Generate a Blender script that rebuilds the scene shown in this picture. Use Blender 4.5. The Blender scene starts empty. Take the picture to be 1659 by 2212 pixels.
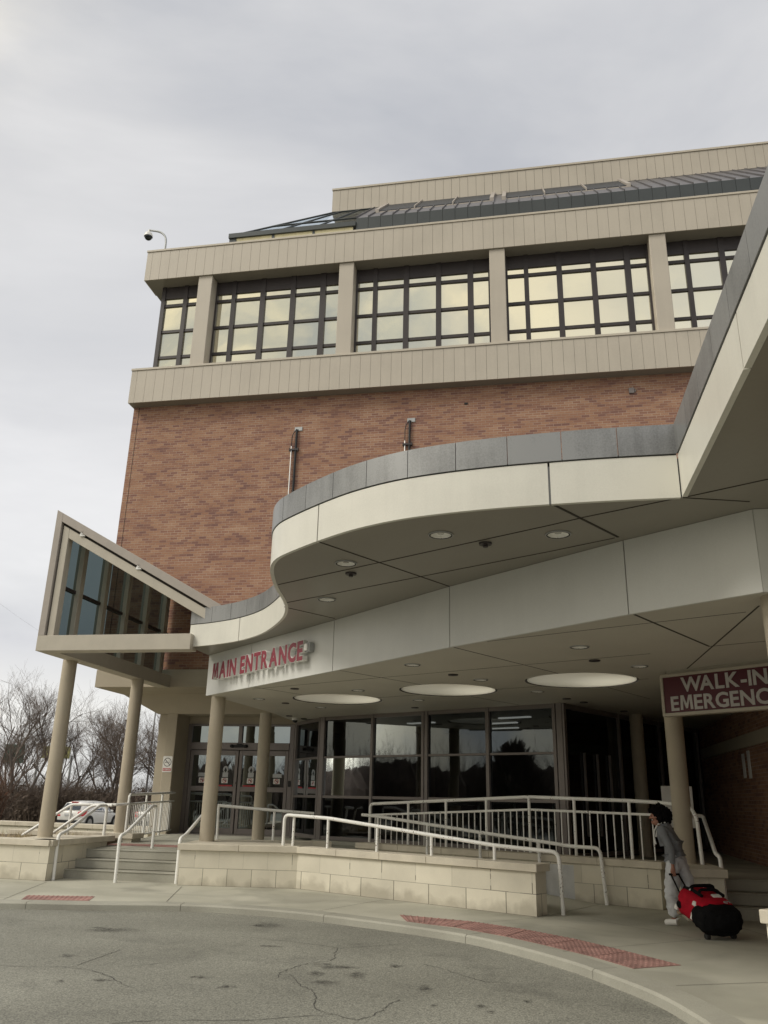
import bpy, bmesh, math, random
from mathutils import Matrix, Vector, noise
R = math.radians
random.seed(7)
scene = bpy.context.scene
col = scene.collection

# ------------------------------------------------------------------ camera
cam_data = bpy.data.cameras.new("camera")
cam = bpy.data.objects.new("camera", cam_data); col.objects.link(cam)
p, r = R(19.2), R(1.3)
Fv = Vector((0, math.cos(p), math.sin(p))); R0 = Vector((1, 0, 0)); U0 = R0.cross(Fv)
Rv = R0 * math.cos(r) + U0 * math.sin(r); Uv = -R0 * math.sin(r) + U0 * math.cos(r)
cam.matrix_world = Matrix(((Rv.x, Uv.x, -Fv.x, 0), (Rv.y, Uv.y, -Fv.y, 0), (Rv.z, Uv.z, -Fv.z, 1.65), (0, 0, 0, 1)))
cam_data.sensor_fit = 'HORIZONTAL'; cam_data.sensor_width = 36.0
cam_data.lens = 36.0 * 1785 / 1659
cam_data.clip_start = 0.05; cam_data.clip_end = 2000
scene.camera = cam

# ------------------------------------------------------------------ world: overcast sky
SUN_EL, SUN_AZ = R(45), R(247)          # azimuth clockwise from +Y: behind the camera, to the left
to_sun = Vector((math.sin(SUN_AZ) * math.cos(SUN_EL), math.cos(SUN_AZ) * math.cos(SUN_EL), math.sin(SUN_EL)))
world = bpy.data.worlds.new("World"); scene.world = world; world.use_nodes = True
nt = world.node_tree; nt.nodes.clear()
def N(t, k, **kw):
    n = t.nodes.new(k)
    for a, v in kw.items(): setattr(n, a, v)
    return n
out = N(nt, 'ShaderNodeOutputWorld')
sky = N(nt, 'ShaderNodeTexSky', sky_type='NISHITA', sun_disc=False, sun_elevation=SUN_EL, sun_rotation=SUN_AZ)
bg1 = N(nt, 'ShaderNodeBackground'); bg1.inputs[1].default_value = 0.06
nt.links.new(sky.outputs[0], bg1.inputs[0])
tc = N(nt, 'ShaderNodeTexCoord')
mp = N(nt, 'ShaderNodeMapping'); mp.inputs['Scale'].default_value = (1.0, 1.0, 2.2); mp.inputs['Location'].default_value = (3.1, 1.7, 0.4)
nt.links.new(tc.outputs['Generated'], mp.inputs[0])
nz = N(nt, 'ShaderNodeTexNoise'); nz.inputs['Scale'].default_value = 1.5; nz.inputs['Detail'].default_value = 6; nz.inputs['Roughness'].default_value = 0.56
nz.inputs['Distortion'].default_value = 0.4
nt.links.new(mp.outputs[0], nz.inputs[0])
rp = N(nt, 'ShaderNodeValToRGB')
rp.color_ramp.elements[0].position = 0.30; rp.color_ramp.elements[0].color = (0.555, 0.57, 0.61, 1)
rp.color_ramp.elements[1].position = 0.74; rp.color_ramp.elements[1].color = (0.93, 0.925, 0.93, 1)
e = rp.color_ramp.elements.new(0.5); e.color = (0.715, 0.718, 0.735, 1)
nt.links.new(nz.outputs[0], rp.inputs[0])
# brighter, warmer cloud round the hidden sun
dp = N(nt, 'ShaderNodeVectorMath', operation='DOT_PRODUCT'); dp.inputs[1].default_value = to_sun
nt.links.new(tc.outputs['Generated'], dp.inputs[0])
mr = N(nt, 'ShaderNodeMapRange'); mr.inputs[1].default_value = 0.3; mr.inputs[2].default_value = 1.0; mr.inputs[3].default_value = 0.0; mr.inputs[4].default_value = 1.0
nt.links.new(dp.outputs['Value'], mr.inputs[0])
pw = N(nt, 'ShaderNodeMath', operation='POWER'); pw.inputs[1].default_value = 1.6
nt.links.new(mr.outputs[0], pw.inputs[0])
mixg = N(nt, 'ShaderNodeMix', data_type='RGBA', blend_type='MULTIPLY'); mixg.inputs[0].default_value = 1.0
sun_ramp = N(nt, 'ShaderNodeMix', data_type='RGBA'); sun_ramp.inputs[6].default_value = (1, 1, 1, 1); sun_ramp.inputs[7].default_value = (1.40, 1.35, 1.24, 1)
nt.links.new(pw.outputs[0], sun_ramp.inputs[0])
nt.links.new(rp.outputs[0], mixg.inputs[6]); nt.links.new(sun_ramp.outputs[2], mixg.inputs[7])
# towards the sun the cloud breaks up: brighter, yellower lumps with grey between them
mp2 = N(nt, 'ShaderNodeMapping'); mp2.inputs['Scale'].default_value = (1.0, 1.0, 1.8); mp2.inputs['Location'].default_value = (0.3, 5.2, 1.1)
nt.links.new(tc.outputs['Generated'], mp2.inputs[0])
nz2 = N(nt, 'ShaderNodeTexNoise'); nz2.inputs['Scale'].default_value = 4.2; nz2.inputs['Detail'].default_value = 7; nz2.inputs['Roughness'].default_value = 0.55; nz2.inputs['Distortion'].default_value = 0.6
nt.links.new(mp2.outputs[0], nz2.inputs[0])
rp2 = N(nt, 'ShaderNodeValToRGB')
rp2.color_ramp.elements[0].position = 0.38; rp2.color_ramp.elements[0].color = (0.58, 0.62, 0.66, 1)
rp2.color_ramp.elements[1].position = 0.60; rp2.color_ramp.elements[1].color = (1.38, 1.26, 0.98, 1)
nt.links.new(nz2.outputs[0], rp2.inputs[0])
brk = N(nt, 'ShaderNodeMix', data_type='RGBA', blend_type='MULTIPLY')
mrb = N(nt, 'ShaderNodeMapRange'); mrb.inputs[1].default_value = 0.52; mrb.inputs[2].default_value = 0.84
nt.links.new(dp.outputs['Value'], mrb.inputs[0]); nt.links.new(mrb.outputs[0], brk.inputs[0])
nt.links.new(mixg.outputs[2], brk.inputs[6]); nt.links.new(rp2.outputs[0], brk.inputs[7])
sepz = N(nt, 'ShaderNodeSeparateXYZ'); nt.links.new(tc.outputs['Generated'], sepz.inputs[0])
hz = N(nt, 'ShaderNodeValToRGB'); cr_ = hz.color_ramp
cr_.elements[0].position = 0.0; cr_.elements[0].color = (1.2, 1.19, 1.13, 1); cr_.elements[1].position = 0.62; cr_.elements[1].color = (1, 1, 1, 1)
for p_, c_ in ((0.085, (1.34, 1.32, 1.24)), (0.16, (1.02, 1.02, 1.03)), (0.21, (1.12, 1.12, 1.11)), (0.36, (1.05, 1.05, 1.05))):
    e = cr_.elements.new(p_); e.color = (*c_, 1)
wz = N(nt, 'ShaderNodeMath', operation='MULTIPLY_ADD'); wz.inputs[1].default_value = 0.14; nt.links.new(nz.outputs[0], wz.inputs[0])
sb = N(nt, 'ShaderNodeMath', operation='SUBTRACT'); nt.links.new(sepz.outputs[2], sb.inputs[0]); sb.inputs[1].default_value = 0.07; nt.links.new(sb.outputs[0], wz.inputs[2])
nt.links.new(wz.outputs[0], hz.inputs[0])
fin = N(nt, 'ShaderNodeMix', data_type='RGBA', blend_type='MULTIPLY'); fin.inputs[0].default_value = 1.0
nt.links.new(brk.outputs[2], fin.inputs[6]); nt.links.new(hz.outputs[0], fin.inputs[7])
bg2 = N(nt, 'ShaderNodeBackground'); bg2.inputs[1].default_value = 1.0
nt.links.new(fin.outputs[2], bg2.inputs[0])
mx = N(nt, 'ShaderNodeMixShader'); mx.inputs[0].default_value = 0.93
nt.links.new(bg1.outputs[0], mx.inputs[1]); nt.links.new(bg2.outputs[0], mx.inputs[2]); nt.links.new(mx.outputs[0], out.inputs[0])

# ------------------------------------------------------------------ sun (behind cloud)
sd = bpy.data.lights.new("sun", 'SUN'); sd.energy = 2.0; sd.angle = R(24); sd.color = (1.0, 0.955, 0.87)
so = bpy.data.objects.new("sun", sd); col.objects.link(so)
so.rotation_euler = (-to_sun).to_track_quat('-Z', 'Y').to_euler(); so.location = to_sun * 60
scene.view_settings.view_transform = 'Standard'; scene.view_settings.look = 'None'
scene.view_settings.exposure = 0.0; scene.view_settings.gamma = 1.0
scene.cycles.max_bounces = 6; scene.cycles.diffuse_bounces = 3; scene.cycles.glossy_bounces = 4; scene.cycles.transparent_max_bounces = 16

# ------------------------------------------------------------------ mesh helpers
WM = {}                                               # world matrix of every object made here
class MB:
    """collects geometry in world coordinates (after an optional frame)"""
    def __init__(s, M=None): s.v = []; s.f = []; s.m = []; s.M = M; s.mi = 0
    def av(s, p):
        p = Vector(p)
        if s.M is not None: p = s.M @ p
        s.v.append(p); return len(s.v) - 1
    def face(s, ids): s.f.append(list(ids)); s.m.append(s.mi)
    def poly(s, pts): s.face([s.av(q) for q in pts])
    def box(s, x0, x1, y0, y1, z0, z1):
        i = [s.av(q) for q in ((x0,y0,z0),(x1,y0,z0),(x1,y1,z0),(x0,y1,z0),(x0,y0,z1),(x1,y0,z1),(x1,y1,z1),(x0,y1,z1))]
        for f in ((0,3,2,1),(4,5,6,7),(0,1,5,4),(1,2,6,5),(2,3,7,6),(3,0,4,7)): s.face([i[k] for k in f])
    def hexa(s, b, t):                                # bottom 4 (ccw from above), top 4
        i = [s.av(q) for q in list(b) + list(t)]
        for f in ((0,3,2,1),(4,5,6,7),(0,1,5,4),(1,2,6,5),(2,3,7,6),(3,0,4,7)): s.face([i[k] for k in f])
    def prism(s, pts, z0, z1):                        # 2-D outline ccw; z may be a function of (x, y)
        za = z0 if callable(z0) else (lambda x, y: z0); zb = z1 if callable(z1) else (lambda x, y: z1)
        A = 0.5 * sum(pts[i][0]*pts[(i+1)%len(pts)][1]-pts[(i+1)%len(pts)][0]*pts[i][1] for i in range(len(pts)))
        if A < 0: pts = pts[::-1]
        lo = [s.av((x, y, za(x, y))) for x, y in pts]; hi = [s.av((x, y, zb(x, y))) for x, y in pts]; n = len(pts)
        s.face(lo[::-1]); s.face(hi)
        for k in range(n): s.face((lo[k], lo[(k+1)%n], hi[(k+1)%n], hi[k]))
    def tube(s, pts, rad, n=8, caps=True):
        pts = [Vector(q) for q in pts]; rings = []; up = None
        for k, q in enumerate(pts):
            if k == 0: d = (pts[1] - q).normalized()
            elif k == len(pts) - 1: d = (q - pts[k-1]).normalized()
            else: d = ((q - pts[k-1]).normalized() + (pts[k+1] - q).normalized()).normalized()
            if up is None: up = Vector((0, 0, 1)) if abs(d.z) < .9 else Vector((1, 0, 0))
            a = d.cross(up).normalized(); b = a.cross(d).normalized(); up = b
            rr = rad[k] if isinstance(rad, (list, tuple)) else rad
            rings.append([s.av(q + (a*math.cos(2*math.pi*j/n) + b*math.sin(2*math.pi*j/n))*rr) for j in range(n)])
        for k in range(len(rings)-1):
            for j in range(n): s.face((rings[k][j], rings[k+1][j], rings[k+1][(j+1)%n], rings[k][(j+1)%n]))
        if caps: s.face(rings[0]); s.face(rings[-1][::-1])
    def cyl(s, c, r0, z0, z1, n=24, r1=None, caps=True):
        r1 = r0 if r1 is None else r1
        a = [s.av((c[0]+r0*math.cos(2*math.pi*j/n), c[1]+r0*math.sin(2*math.pi*j/n), z0)) for j in range(n)]
        b = [s.av((c[0]+r1*math.cos(2*math.pi*j/n), c[1]+r1*math.sin(2*math.pi*j/n), z1)) for j in range(n)]
        for j in range(n): s.face((a[j], a[(j+1)%n], b[(j+1)%n], b[j]))
        if caps: s.face(a[::-1]); s.face(b)
    def lathe(s, c, prof, n=24):                      # prof: (r, z)
        rings = [[s.av((c[0]+q[0]*math.cos(2*math.pi*j/n), c[1]+q[0]*math.sin(2*math.pi*j/n), q[1])) for j in range(n)] for q in prof]
        for k in range(len(rings)-1):
            for j in range(n): s.face((rings[k][j], rings[k][(j+1)%n], rings[k+1][(j+1)%n], rings[k+1][j]))
    def ball(s, c, rx, ry=None, rz=None, n=10, m=7):
        ry = rx if ry is None else ry; rz = rx if rz is None else rz
        rings = []
        for i in range(1, m):
            t = math.pi*i/m
            rings.append([s.av((c[0]+rx*math.sin(t)*math.cos(2*math.pi*j/n), c[1]+ry*math.sin(t)*math.sin(2*math.pi*j/n), c[2]+rz*math.cos(t))) for j in range(n)])
        a = s.av((c[0], c[1], c[2]+rz)); b = s.av((c[0], c[1], c[2]-rz))
        for j in range(n):
            s.face((a, rings[0][j], rings[0][(j+1)%n])); s.face((b, rings[-1][(j+1)%n], rings[-1][j]))
            for i in range(len(rings)-1): s.face((rings[i][j], rings[i+1][j], rings[i+1][(j+1)%n], rings[i][(j+1)%n]))
    def strip(s, path, w, z0, z1):                    # a wall of thickness w along a plan path (path is its front line, w to the left)
        pts = [Vector((q[0], q[1])) for q in path]; nn = []
        for k in range(len(pts)):
            ds = []
            if k: ds.append((pts[k]-pts[k-1]).normalized())
            if k < len(pts)-1: ds.append((pts[k+1]-pts[k]).normalized())
            d = sum(ds, Vector((0, 0))).normalized(); nrm = Vector((-d.y, d.x))
            c = max(.3, nrm.dot(Vector((-ds[0].y, ds[0].x)))); nn.append(nrm / c)
        b = [pts[k] + nn[k]*w for k in range(len(pts))]
        ids = [[s.av((q.x, q.y, z)) for q in L] for L in (pts, b) for z in (z0, z1)]   # f0 f1 b0 b1
        f0, f1, b0, b1 = ids
        for k in range(len(pts)-1):
            s.face((f0[k], f0[k+1], f1[k+1], f1[k])); s.face((b0[k+1], b0[k], b1[k], b1[k+1]))
            s.face((f1[k], f1[k+1], b1[k+1], b1[k])); s.face((f0[k+1], f0[k], b0[k], b0[k+1]))
        s.face((f0[0], f1[0], b1[0], b0[0])); s.face((f0[-1], b0[-1], b1[-1], f1[-1]))

def mesh_from(mb, name, mats, inv, smooth=False):
    me = bpy.data.meshes.new(name)
    me.from_pydata([tuple(inv @ q) for q in mb.v], [], mb.f)
    for m in (mats if isinstance(mats, (list, tuple)) else [mats]): me.materials.append(m)
    if any(mb.m): me.polygons.foreach_set('material_index', mb.m)
    if smooth: me.polygons.foreach_set('use_smooth', [True]*len(me.polygons))
    me.update()
    if smooth:
        try: me.set_sharp_from_angle(angle=R(40))
        except Exception: pass
    return me
def bevel_mesh(me, w, seg=1):
    bm = bmesh.new(); bm.from_mesh(me); bmesh.ops.recalc_face_normals(bm, faces=bm.faces)
    es = [e for e in bm.edges if len(e.link_faces) == 2 and e.calc_face_angle(0) > R(30)]
    bmesh.ops.bevel(bm, geom=es, offset=w, segments=seg, profile=.6, affect='EDGES', clamp_overlap=True)
    bm.to_mesh(me); bm.free()
def fix_normals(me):
    bm = bmesh.new(); bm.from_mesh(me); bmesh.ops.recalc_face_normals(bm, faces=bm.faces); bm.to_mesh(me); bm.free()
def tags(o, label=None, cat=None, group=None, kind=None):
    for k, v in (('label', label), ('category', cat), ('group', group), ('kind', kind)):
        if v: o[k] = v
    return o
def thing(name, label, cat, loc=(0, 0, 0), rot=0.0, group=None):
    o = bpy.data.objects.new(name, None); col.objects.link(o); o.empty_display_size = .3
    o.location = loc; o.rotation_euler = (0, 0, rot)
    WM[o] = Matrix.Translation(Vector(loc)) @ Matrix.Rotation(rot, 4, 'Z')
    return tags(o, label, cat, group)
def part(name, mb, mat, parent, smooth=False, bevel=0, label=None, kind=None):
    W = WM[parent]; me = mesh_from(mb, name, mat, W.inverted(), smooth)
    if bevel: bevel_mesh(me, bevel)
    elif not smooth: fix_normals(me)
    o = bpy.data.objects.new(name, me); col.objects.link(o); o.parent = parent; WM[o] = W
    return tags(o, label, kind=kind)
def top(name, mb, mat, label=None, cat=None, group=None, kind=None, smooth=False, bevel=0):
    xs = [q.x for q in mb.v]; ys = [q.y for q in mb.v]; zs = [q.z for q in mb.v]
    loc = Vector(((min(xs)+max(xs))/2, (min(ys)+max(ys))/2, min(zs)))
    me = mesh_from(mb, name, mat, Matrix.Translation(-loc), smooth)
    if bevel: bevel_mesh(me, bevel)
    elif not smooth: fix_normals(me)
    o = bpy.data.objects.new(name, me); col.objects.link(o); o.location = loc; WM[o] = Matrix.Translation(loc)
    return tags(o, label, cat, group, kind)
def dup(root, loc, rot=0.0, scale=1.0, label=None, group=None):
    def cp(o, par):
        c = o.copy(); col.objects.link(c)
        if par: c.parent = par
        for ch in o.children: cp(ch, c)
        return c
    c = cp(root, None); c.location = loc; c.rotation_euler = (0, 0, rot); c.scale = (scale,)*3
    if label: c['label'] = label
    if group: c['group'] = group
    return c
def fillet(pts, rad=.1, n=4):
    pts = [Vector(q) for q in pts]; o = [pts[0]]
    for k in range(1, len(pts)-1):
        a, b, c = pts[k-1], pts[k], pts[k+1]
        d0 = min(rad, (a-b).length*.45); d1 = min(rad, (c-b).length*.45)
        A = b + (a-b).normalized()*d0; B = b + (c-b).normalized()*d1
        for i in range(n+1):
            t = i/n; o.append(A*(1-t)**2 + b*2*t*(1-t) + B*t*t)
    o.append(pts[-1]); return o
def frame(x, y, deg, z=0): return Matrix.Translation((x, y, z)) @ Matrix.Rotation(R(deg), 4, 'Z')

# ------------------------------------------------------------------ materials
def base_mat(name):
    m = bpy.data.materials.new(name); m.use_nodes = True; t = m.node_tree
    return m, t, t.nodes['Principled BSDF']
def L(t, a, b): t.links.new(a, b)
def ramp(t, fac, stops):
    n = N(t, 'ShaderNodeValToRGB'); cr = n.color_ramp
    while len(cr.elements) < len(stops): cr.elements.new(0.5)
    for e_, (p_, c_) in zip(cr.elements, stops): e_.position = p_; e_.color = (*c_, 1)
    if fac is not None: L(t, fac, n.inputs[0])
    return n
def mat(name, c, rough=.6, metal=0, var=.10, scale=3.0, fine=60.0, bump=.0, spec=.5, streak=0.0, coat=0.0):
    """plain surface with large-scale dirt, fine grain and optional rain streaks"""
    m, t, b = base_mat(name)
    tcn = N(t, 'ShaderNodeTexCoord')
    n1 = N(t, 'ShaderNodeTexNoise'); n1.inputs['Scale'].default_value = scale; n1.inputs['Detail'].default_value = 5
    L(t, tcn.outputs['Object'], n1.inputs[0])
    n2 = N(t, 'ShaderNodeTexNoise'); n2.inputs['Scale'].default_value = fine; n2.inputs['Detail'].default_value = 2
    L(t, tcn.outputs['Object'], n2.inputs[0])
    ad = N(t, 'ShaderNodeMath', operation='ADD'); L(t, n1.outputs[0], ad.inputs[0])
    ml = N(t, 'ShaderNodeMath', operation='MULTIPLY'); ml.inputs[1].default_value = .45; L(t, n2.outputs[0], ml.inputs[0]); L(t, ml.outputs[0], ad.inputs[1])
    last = ad.outputs[0]
    if streak:
        mpn = N(t, 'ShaderNodeMapping'); mpn.inputs['Scale'].default_value = (5, 5, .35); L(t, tcn.outputs['Object'], mpn.inputs[0])
        n3 = N(t, 'ShaderNodeTexNoise'); n3.inputs['Scale'].default_value = 2.0; n3.inputs['Detail'].default_value = 3; L(t, mpn.outputs[0], n3.inputs[0])
        m3 = N(t, 'ShaderNodeMath', operation='MULTIPLY_ADD'); m3.inputs[1].default_value = streak; L(t, n3.outputs[0], m3.inputs[0]); L(t, last, m3.inputs[2]); last = m3.outputs[0]
    lo = tuple(x*(1-var*1.5) for x in c); hi = tuple(min(1, x*(1+var)) for x in c)
    cen = .725 + streak*.5
    rn = ramp(t, None, [(max(0, cen-.28), lo), (min(1, cen+.28), hi)]) ; L(t, last, rn.inputs[0])
    L(t, rn.outputs[0], b.inputs['Base Color'])
    b.inputs['Roughness'].default_value = rough; b.inputs['Metallic'].default_value = metal
    b.inputs['Specular IOR Level'].default_value = spec
    if coat: b.inputs['Coat Weight'].default_value = coat; b.inputs['Coat Roughness'].default_value = .05
    if bump:
        bn = N(t, 'ShaderNodeBump'); bn.inputs['Strength'].default_value = bump; bn.inputs['Distance'].default_value = .01
        L(t, n2.outputs[0], bn.inputs['Height']); L(t, bn.outputs[0], b.inputs['Normal'])
    return m
def brick_mat(name, bw, bh, dark=1.0):
    m, t, b = base_mat(name)
    tcn = N(t, 'ShaderNodeTexCoord'); sp = N(t, 'ShaderNodeSeparateXYZ'); L(t, tcn.outputs['Object'], sp.inputs[0])
    def M_(op, a, bb=None, c=None):
        n = N(t, 'ShaderNodeMath', operation=op)
        for k, x in enumerate((a, bb, c)):
            if x is None: continue
            if isinstance(x, (int, float)): n.inputs[k].default_value = x
            else: L(t, x, n.inputs[k])
        return n.outputs[0]
    xx = M_('ADD', sp.outputs[0], sp.outputs[1])
    rz = M_('DIVIDE', sp.outputs[2], bh); row = M_('FLOOR', rz); fz = M_('SUBTRACT', rz, row)
    half = M_('MULTIPLY', M_('FLOORED_MODULO', row, 2.0), .5)
    rx = M_('ADD', M_('DIVIDE', xx, bw), half); cl = M_('FLOOR', rx); fx = M_('SUBTRACT', rx, cl)
    cv = N(t, 'ShaderNodeCombineXYZ'); L(t, cl, cv.inputs[0]); L(t, row, cv.inputs[1])
    wn = N(t, 'ShaderNodeTexWhiteNoise', noise_dimensions='2D'); L(t, cv.outputs[0], wn.inputs[0])
    # neighbouring bricks tend to the same batch: soft patches decide the mix
    pn = N(t, 'ShaderNodeTexNoise'); pn.inputs['Scale'].default_value = 1.3; pn.inputs['Detail'].default_value = 4
    mpn = N(t, 'ShaderNodeMapping'); mpn.inputs['Scale'].default_value = (.8, .8, 2.6); L(t, tcn.outputs['Object'], mpn.inputs[0]); L(t, mpn.outputs[0], pn.inputs[0])
    f = M_('ADD', M_('MULTIPLY', wn.outputs[0], .62), M_('MULTIPLY', M_('SUBTRACT', pn.outputs[0], .44), .85))
    d = dark
    rn = ramp(t, f, [(0.0, (.225*d, .118*d, .10*d)), (.12, (.275*d, .142*d, .108*d)), (.28, (.34*d, .180*d, .122*d)), (.52, (.385*d, .212*d, .135*d)), (.74, (.435*d, .255*d, .165*d)), (.93, (.51*d, .33*d, .22*d))])
    gr = N(t, 'ShaderNodeTexNoise'); gr.inputs['Scale'].default_value = 45; gr.inputs['Detail'].default_value = 3; L(t, tcn.outputs['Object'], gr.inputs[0])
    g1 = N(t, 'ShaderNodeMix', data_type='RGBA', blend_type='MULTIPLY'); g1.inputs[0].default_value = .5
    gr2 = ramp(t, gr.outputs[0], [(.3, (.7, .7, .7)), (.7, (1.25, 1.25, 1.25))]); L(t, rn.outputs[0], g1.inputs[6]); L(t, gr2.outputs[0], g1.inputs[7])
    mw, mh = .008/bw, .008/bh
    # mortar joint thickness differs a little from place to place
    def edge(fr, w): return M_('GREATER_THAN', M_('ABSOLUTE', M_('SUBTRACT', fr, .5)), .5 - w)
    mort = M_('MAXIMUM', edge(fx, mw*.75), edge(fz, mh*.75))
    mc = ramp(t, pn.outputs[0], [(.35, (.33*d, .215*d, .155*d)), (.65, (.52*d, .39*d, .31*d))])
    mixn = N(t, 'ShaderNodeMix', data_type='RGBA'); L(t, mort, mixn.inputs[0]); L(t, g1.outputs[2], mixn.inputs[6]); L(t, mc.outputs[0], mixn.inputs[7])
    L(t, mixn.outputs[2], b.inputs['Base Color']); b.inputs['Roughness'].default_value = .85; b.inputs['Specular IOR Level'].default_value = .3
    bn = N(t, 'ShaderNodeBump'); bn.inputs['Strength'].default_value = .5; bn.inputs['Distance'].default_value = .006
    L(t, M_('SUBTRACT', M_('MULTIPLY', gr.outputs[0], .5), mort), bn.inputs['Height']); L(t, bn.outputs[0], b.inputs['Normal'])
    return m
def block_mat(name, c, bw=.62, bh=.315, stain=True):
    """large smooth concrete-block courses with thin joints and damp stains low down"""
    m, t, b = base_mat(name)
    tcn = N(t, 'ShaderNodeTexCoord'); sp = N(t, 'ShaderNodeSeparateXYZ'); L(t, tcn.outputs['Object'], sp.inputs[0])
    def M_(op, a, bb=None, c_=None):
        n = N(t, 'ShaderNodeMath', operation=op)
        for k, x in enumerate((a, bb, c_)):
            if x is None: continue
            if isinstance(x, (int, float)): n.inputs[k].default_value = x
            else: L(t, x, n.inputs[k])
        return n.outputs[0]
    xx = M_('ADD', sp.outputs[0], M_('MULTIPLY', sp.outputs[1], .9))
    rz = M_('DIVIDE', sp.outputs[2], bh); row = M_('FLOOR', rz); fz = M_('SUBTRACT', rz, row)
    half = M_('MULTIPLY', M_('FLOORED_MODULO', row, 2.0), .37)
    rx = M_('ADD', M_('DIVIDE', xx, bw), half); cl = M_('FLOOR', rx); fx = M_('SUBTRACT', rx, cl)
    cv = N(t, 'ShaderNodeCombineXYZ'); L(t, cl, cv.inputs[0]); L(t, row, cv.inputs[1])
    wn = N(t, 'ShaderNodeTexWhiteNoise', noise_dimensions='2D'); L(t, cv.outputs[0], wn.inputs[0])
    n1 = N(t, 'ShaderNodeTexNoise'); n1.inputs['Scale'].default_value = 1.8; n1.inputs['Detail'].default_value = 5; L(t, tcn.outputs['Object'], n1.inputs[0])
    n2 = N(t, 'ShaderNodeTexNoise'); n2.inputs['Scale'].default_value = 90; n2.inputs['Detail'].default_value = 2; L(t, tcn.outputs['Object'], n2.inputs[0])
    v = M_('ADD', M_('MULTIPLY', wn.outputs[0], .25), M_('ADD', M_('MULTIPLY', n1.outputs[0], .6), M_('MULTIPLY', n2.outputs[0], .25)))
    rn = ramp(t, v, [(.3, tuple(x*.82 for x in c)), (.8, tuple(x*1.12 for x in c))])
    last = rn.outputs[0]
    if stain:                                        # old damp marks with ragged tops in the lower course
        n3 = N(t, 'ShaderNodeTexNoise'); n3.inputs['Scale'].default_value = 2.6; n3.inputs['Detail'].default_value = 6; n3.inputs['Distortion'].default_value = .3
        L(t, tcn.outputs['Object'], n3.inputs[0])
        h = M_('SUBTRACT', M_('MULTIPLY', n3.outputs[0], .75), M_('ADD', sp.outputs[2], .215))
        k = N(t, 'ShaderNodeMapRange'); k.inputs[1].default_value = -.02; k.inputs[2].default_value = .16; L(t, h, k.inputs[0])
        k2 = M_('MULTIPLY', k.outputs[0], .42)
        ms = N(t, 'ShaderNodeMix', data_type='RGBA'); L(t, k2, ms.inputs[0]); L(t, last, ms.inputs[6]); ms.inputs[7].default_value = (c[0]*.30, c[1]*.28, c[2]*.25, 1); last = ms.outputs[2]
    def edge(fr, w): return M_('GREATER_THAN', M_('ABSOLUTE', M_('SUBTRACT', fr, .5)), .5 - w)
    vis = M_('ADD', M_('MULTIPLY', M_('GREATER_THAN', M_('ADD', n1.outputs[0], M_('MULTIPLY', M_('LESS_THAN', row, .5), .25)), .56), .75), .25)   # the upper joints are nearly filled flush
    j = M_('MAXIMUM', M_('MULTIPLY', edge(fx, .0065/bw), vis), M_('MULTIPLY', edge(fz, .005/bh), vis))
    mj = N(t, 'ShaderNodeMix', data_type='RGBA'); L(t, M_('MULTIPLY', j, .75), mj.inputs[0]); L(t, last, mj.inputs[6]); mj.inputs[7].default_value = (.09, .08, .065, 1)
    L(t, mj.outputs[2], b.inputs['Base Color']); b.inputs['Roughness'].default_value = .9; b.inputs['Specular IOR Level'].default_value = .2
    bn = N(t, 'ShaderNodeBump'); bn.inputs['Strength'].default_value = .4; bn.inputs['Distance'].default_value = .006
    L(t, M_('SUBTRACT', M_('MULTIPLY', n2.outputs[0], .4), j), bn.inputs['Height']); L(t, bn.outputs[0], b.inputs['Normal'])
    return m
def asphalt_mat(name):
    m, t, b = base_mat(name)
    tcn = N(t, 'ShaderNodeTexCoord')
    def nz_(s, d=5, dist=0.0):
        n = N(t, 'ShaderNodeTexNoise'); n.inputs['Scale'].default_value = s; n.inputs['Detail'].default_value = d; n.inputs['Distortion'].default_value = dist
        L(t, tcn.outputs['Object'], n.inputs[0]); return n
    a = nz_(.35, 6); g = nz_(70, 2); f = nz_(260, 1); s = nz_(1.1, 5, .5)
    r1 = ramp(t, a.outputs[0], [(.3, (.20, .198, .175)), (.7, (.30, .297, .265))])
    r2 = ramp(t, g.outputs[0], [(.28, (.50, .50, .50)), (.72, (1.42, 1.42, 1.38))])
    r3 = ramp(t, f.outputs[0], [(.3, (.8, .8, .8)), (.75, (1.25, 1.25, 1.22))])
    x1 = N(t, 'ShaderNodeMix', data_type='RGBA', blend_type='MULTIPLY'); x1.inputs[0].default_value = 1; L(t, r1.outputs[0], x1.inputs[6]); L(t, r2.outputs[0], x1.inputs[7])
    x2 = N(t, 'ShaderNodeMix', data_type='RGBA', blend_type='MULTIPLY'); x2.inputs[0].default_value = 1; L(t, x1.outputs[2], x2.inputs[6]); L(t, r3.outputs[0], x2.inputs[7])
    r4 = ramp(t, s.outputs[0], [(.56, (1, 1, 1)), (.74, (.66, .66, .67))])   # broad worn tyre paths and drip stains
    x3 = N(t, 'ShaderNodeMix', data_type='RGBA', blend_type='MULTIPLY'); x3.inputs[0].default_value = .7; L(t, x2.outputs[2], x3.inputs[6]); L(t, r4.outputs[0], x3.inputs[7])
    L(t, x3.outputs[2], b.inputs['Base Color']); b.inputs['Roughness'].default_value = .88; b.inputs['Specular IOR Level'].default_value = .3
    bn = N(t, 'ShaderNodeBump'); bn.inputs['Strength'].default_value = .6; bn.inputs['Distance'].default_value = .01; L(t, g.outputs[0], bn.inputs['Height']); L(t, bn.outputs[0], b.inputs['Normal'])
    return m
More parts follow.
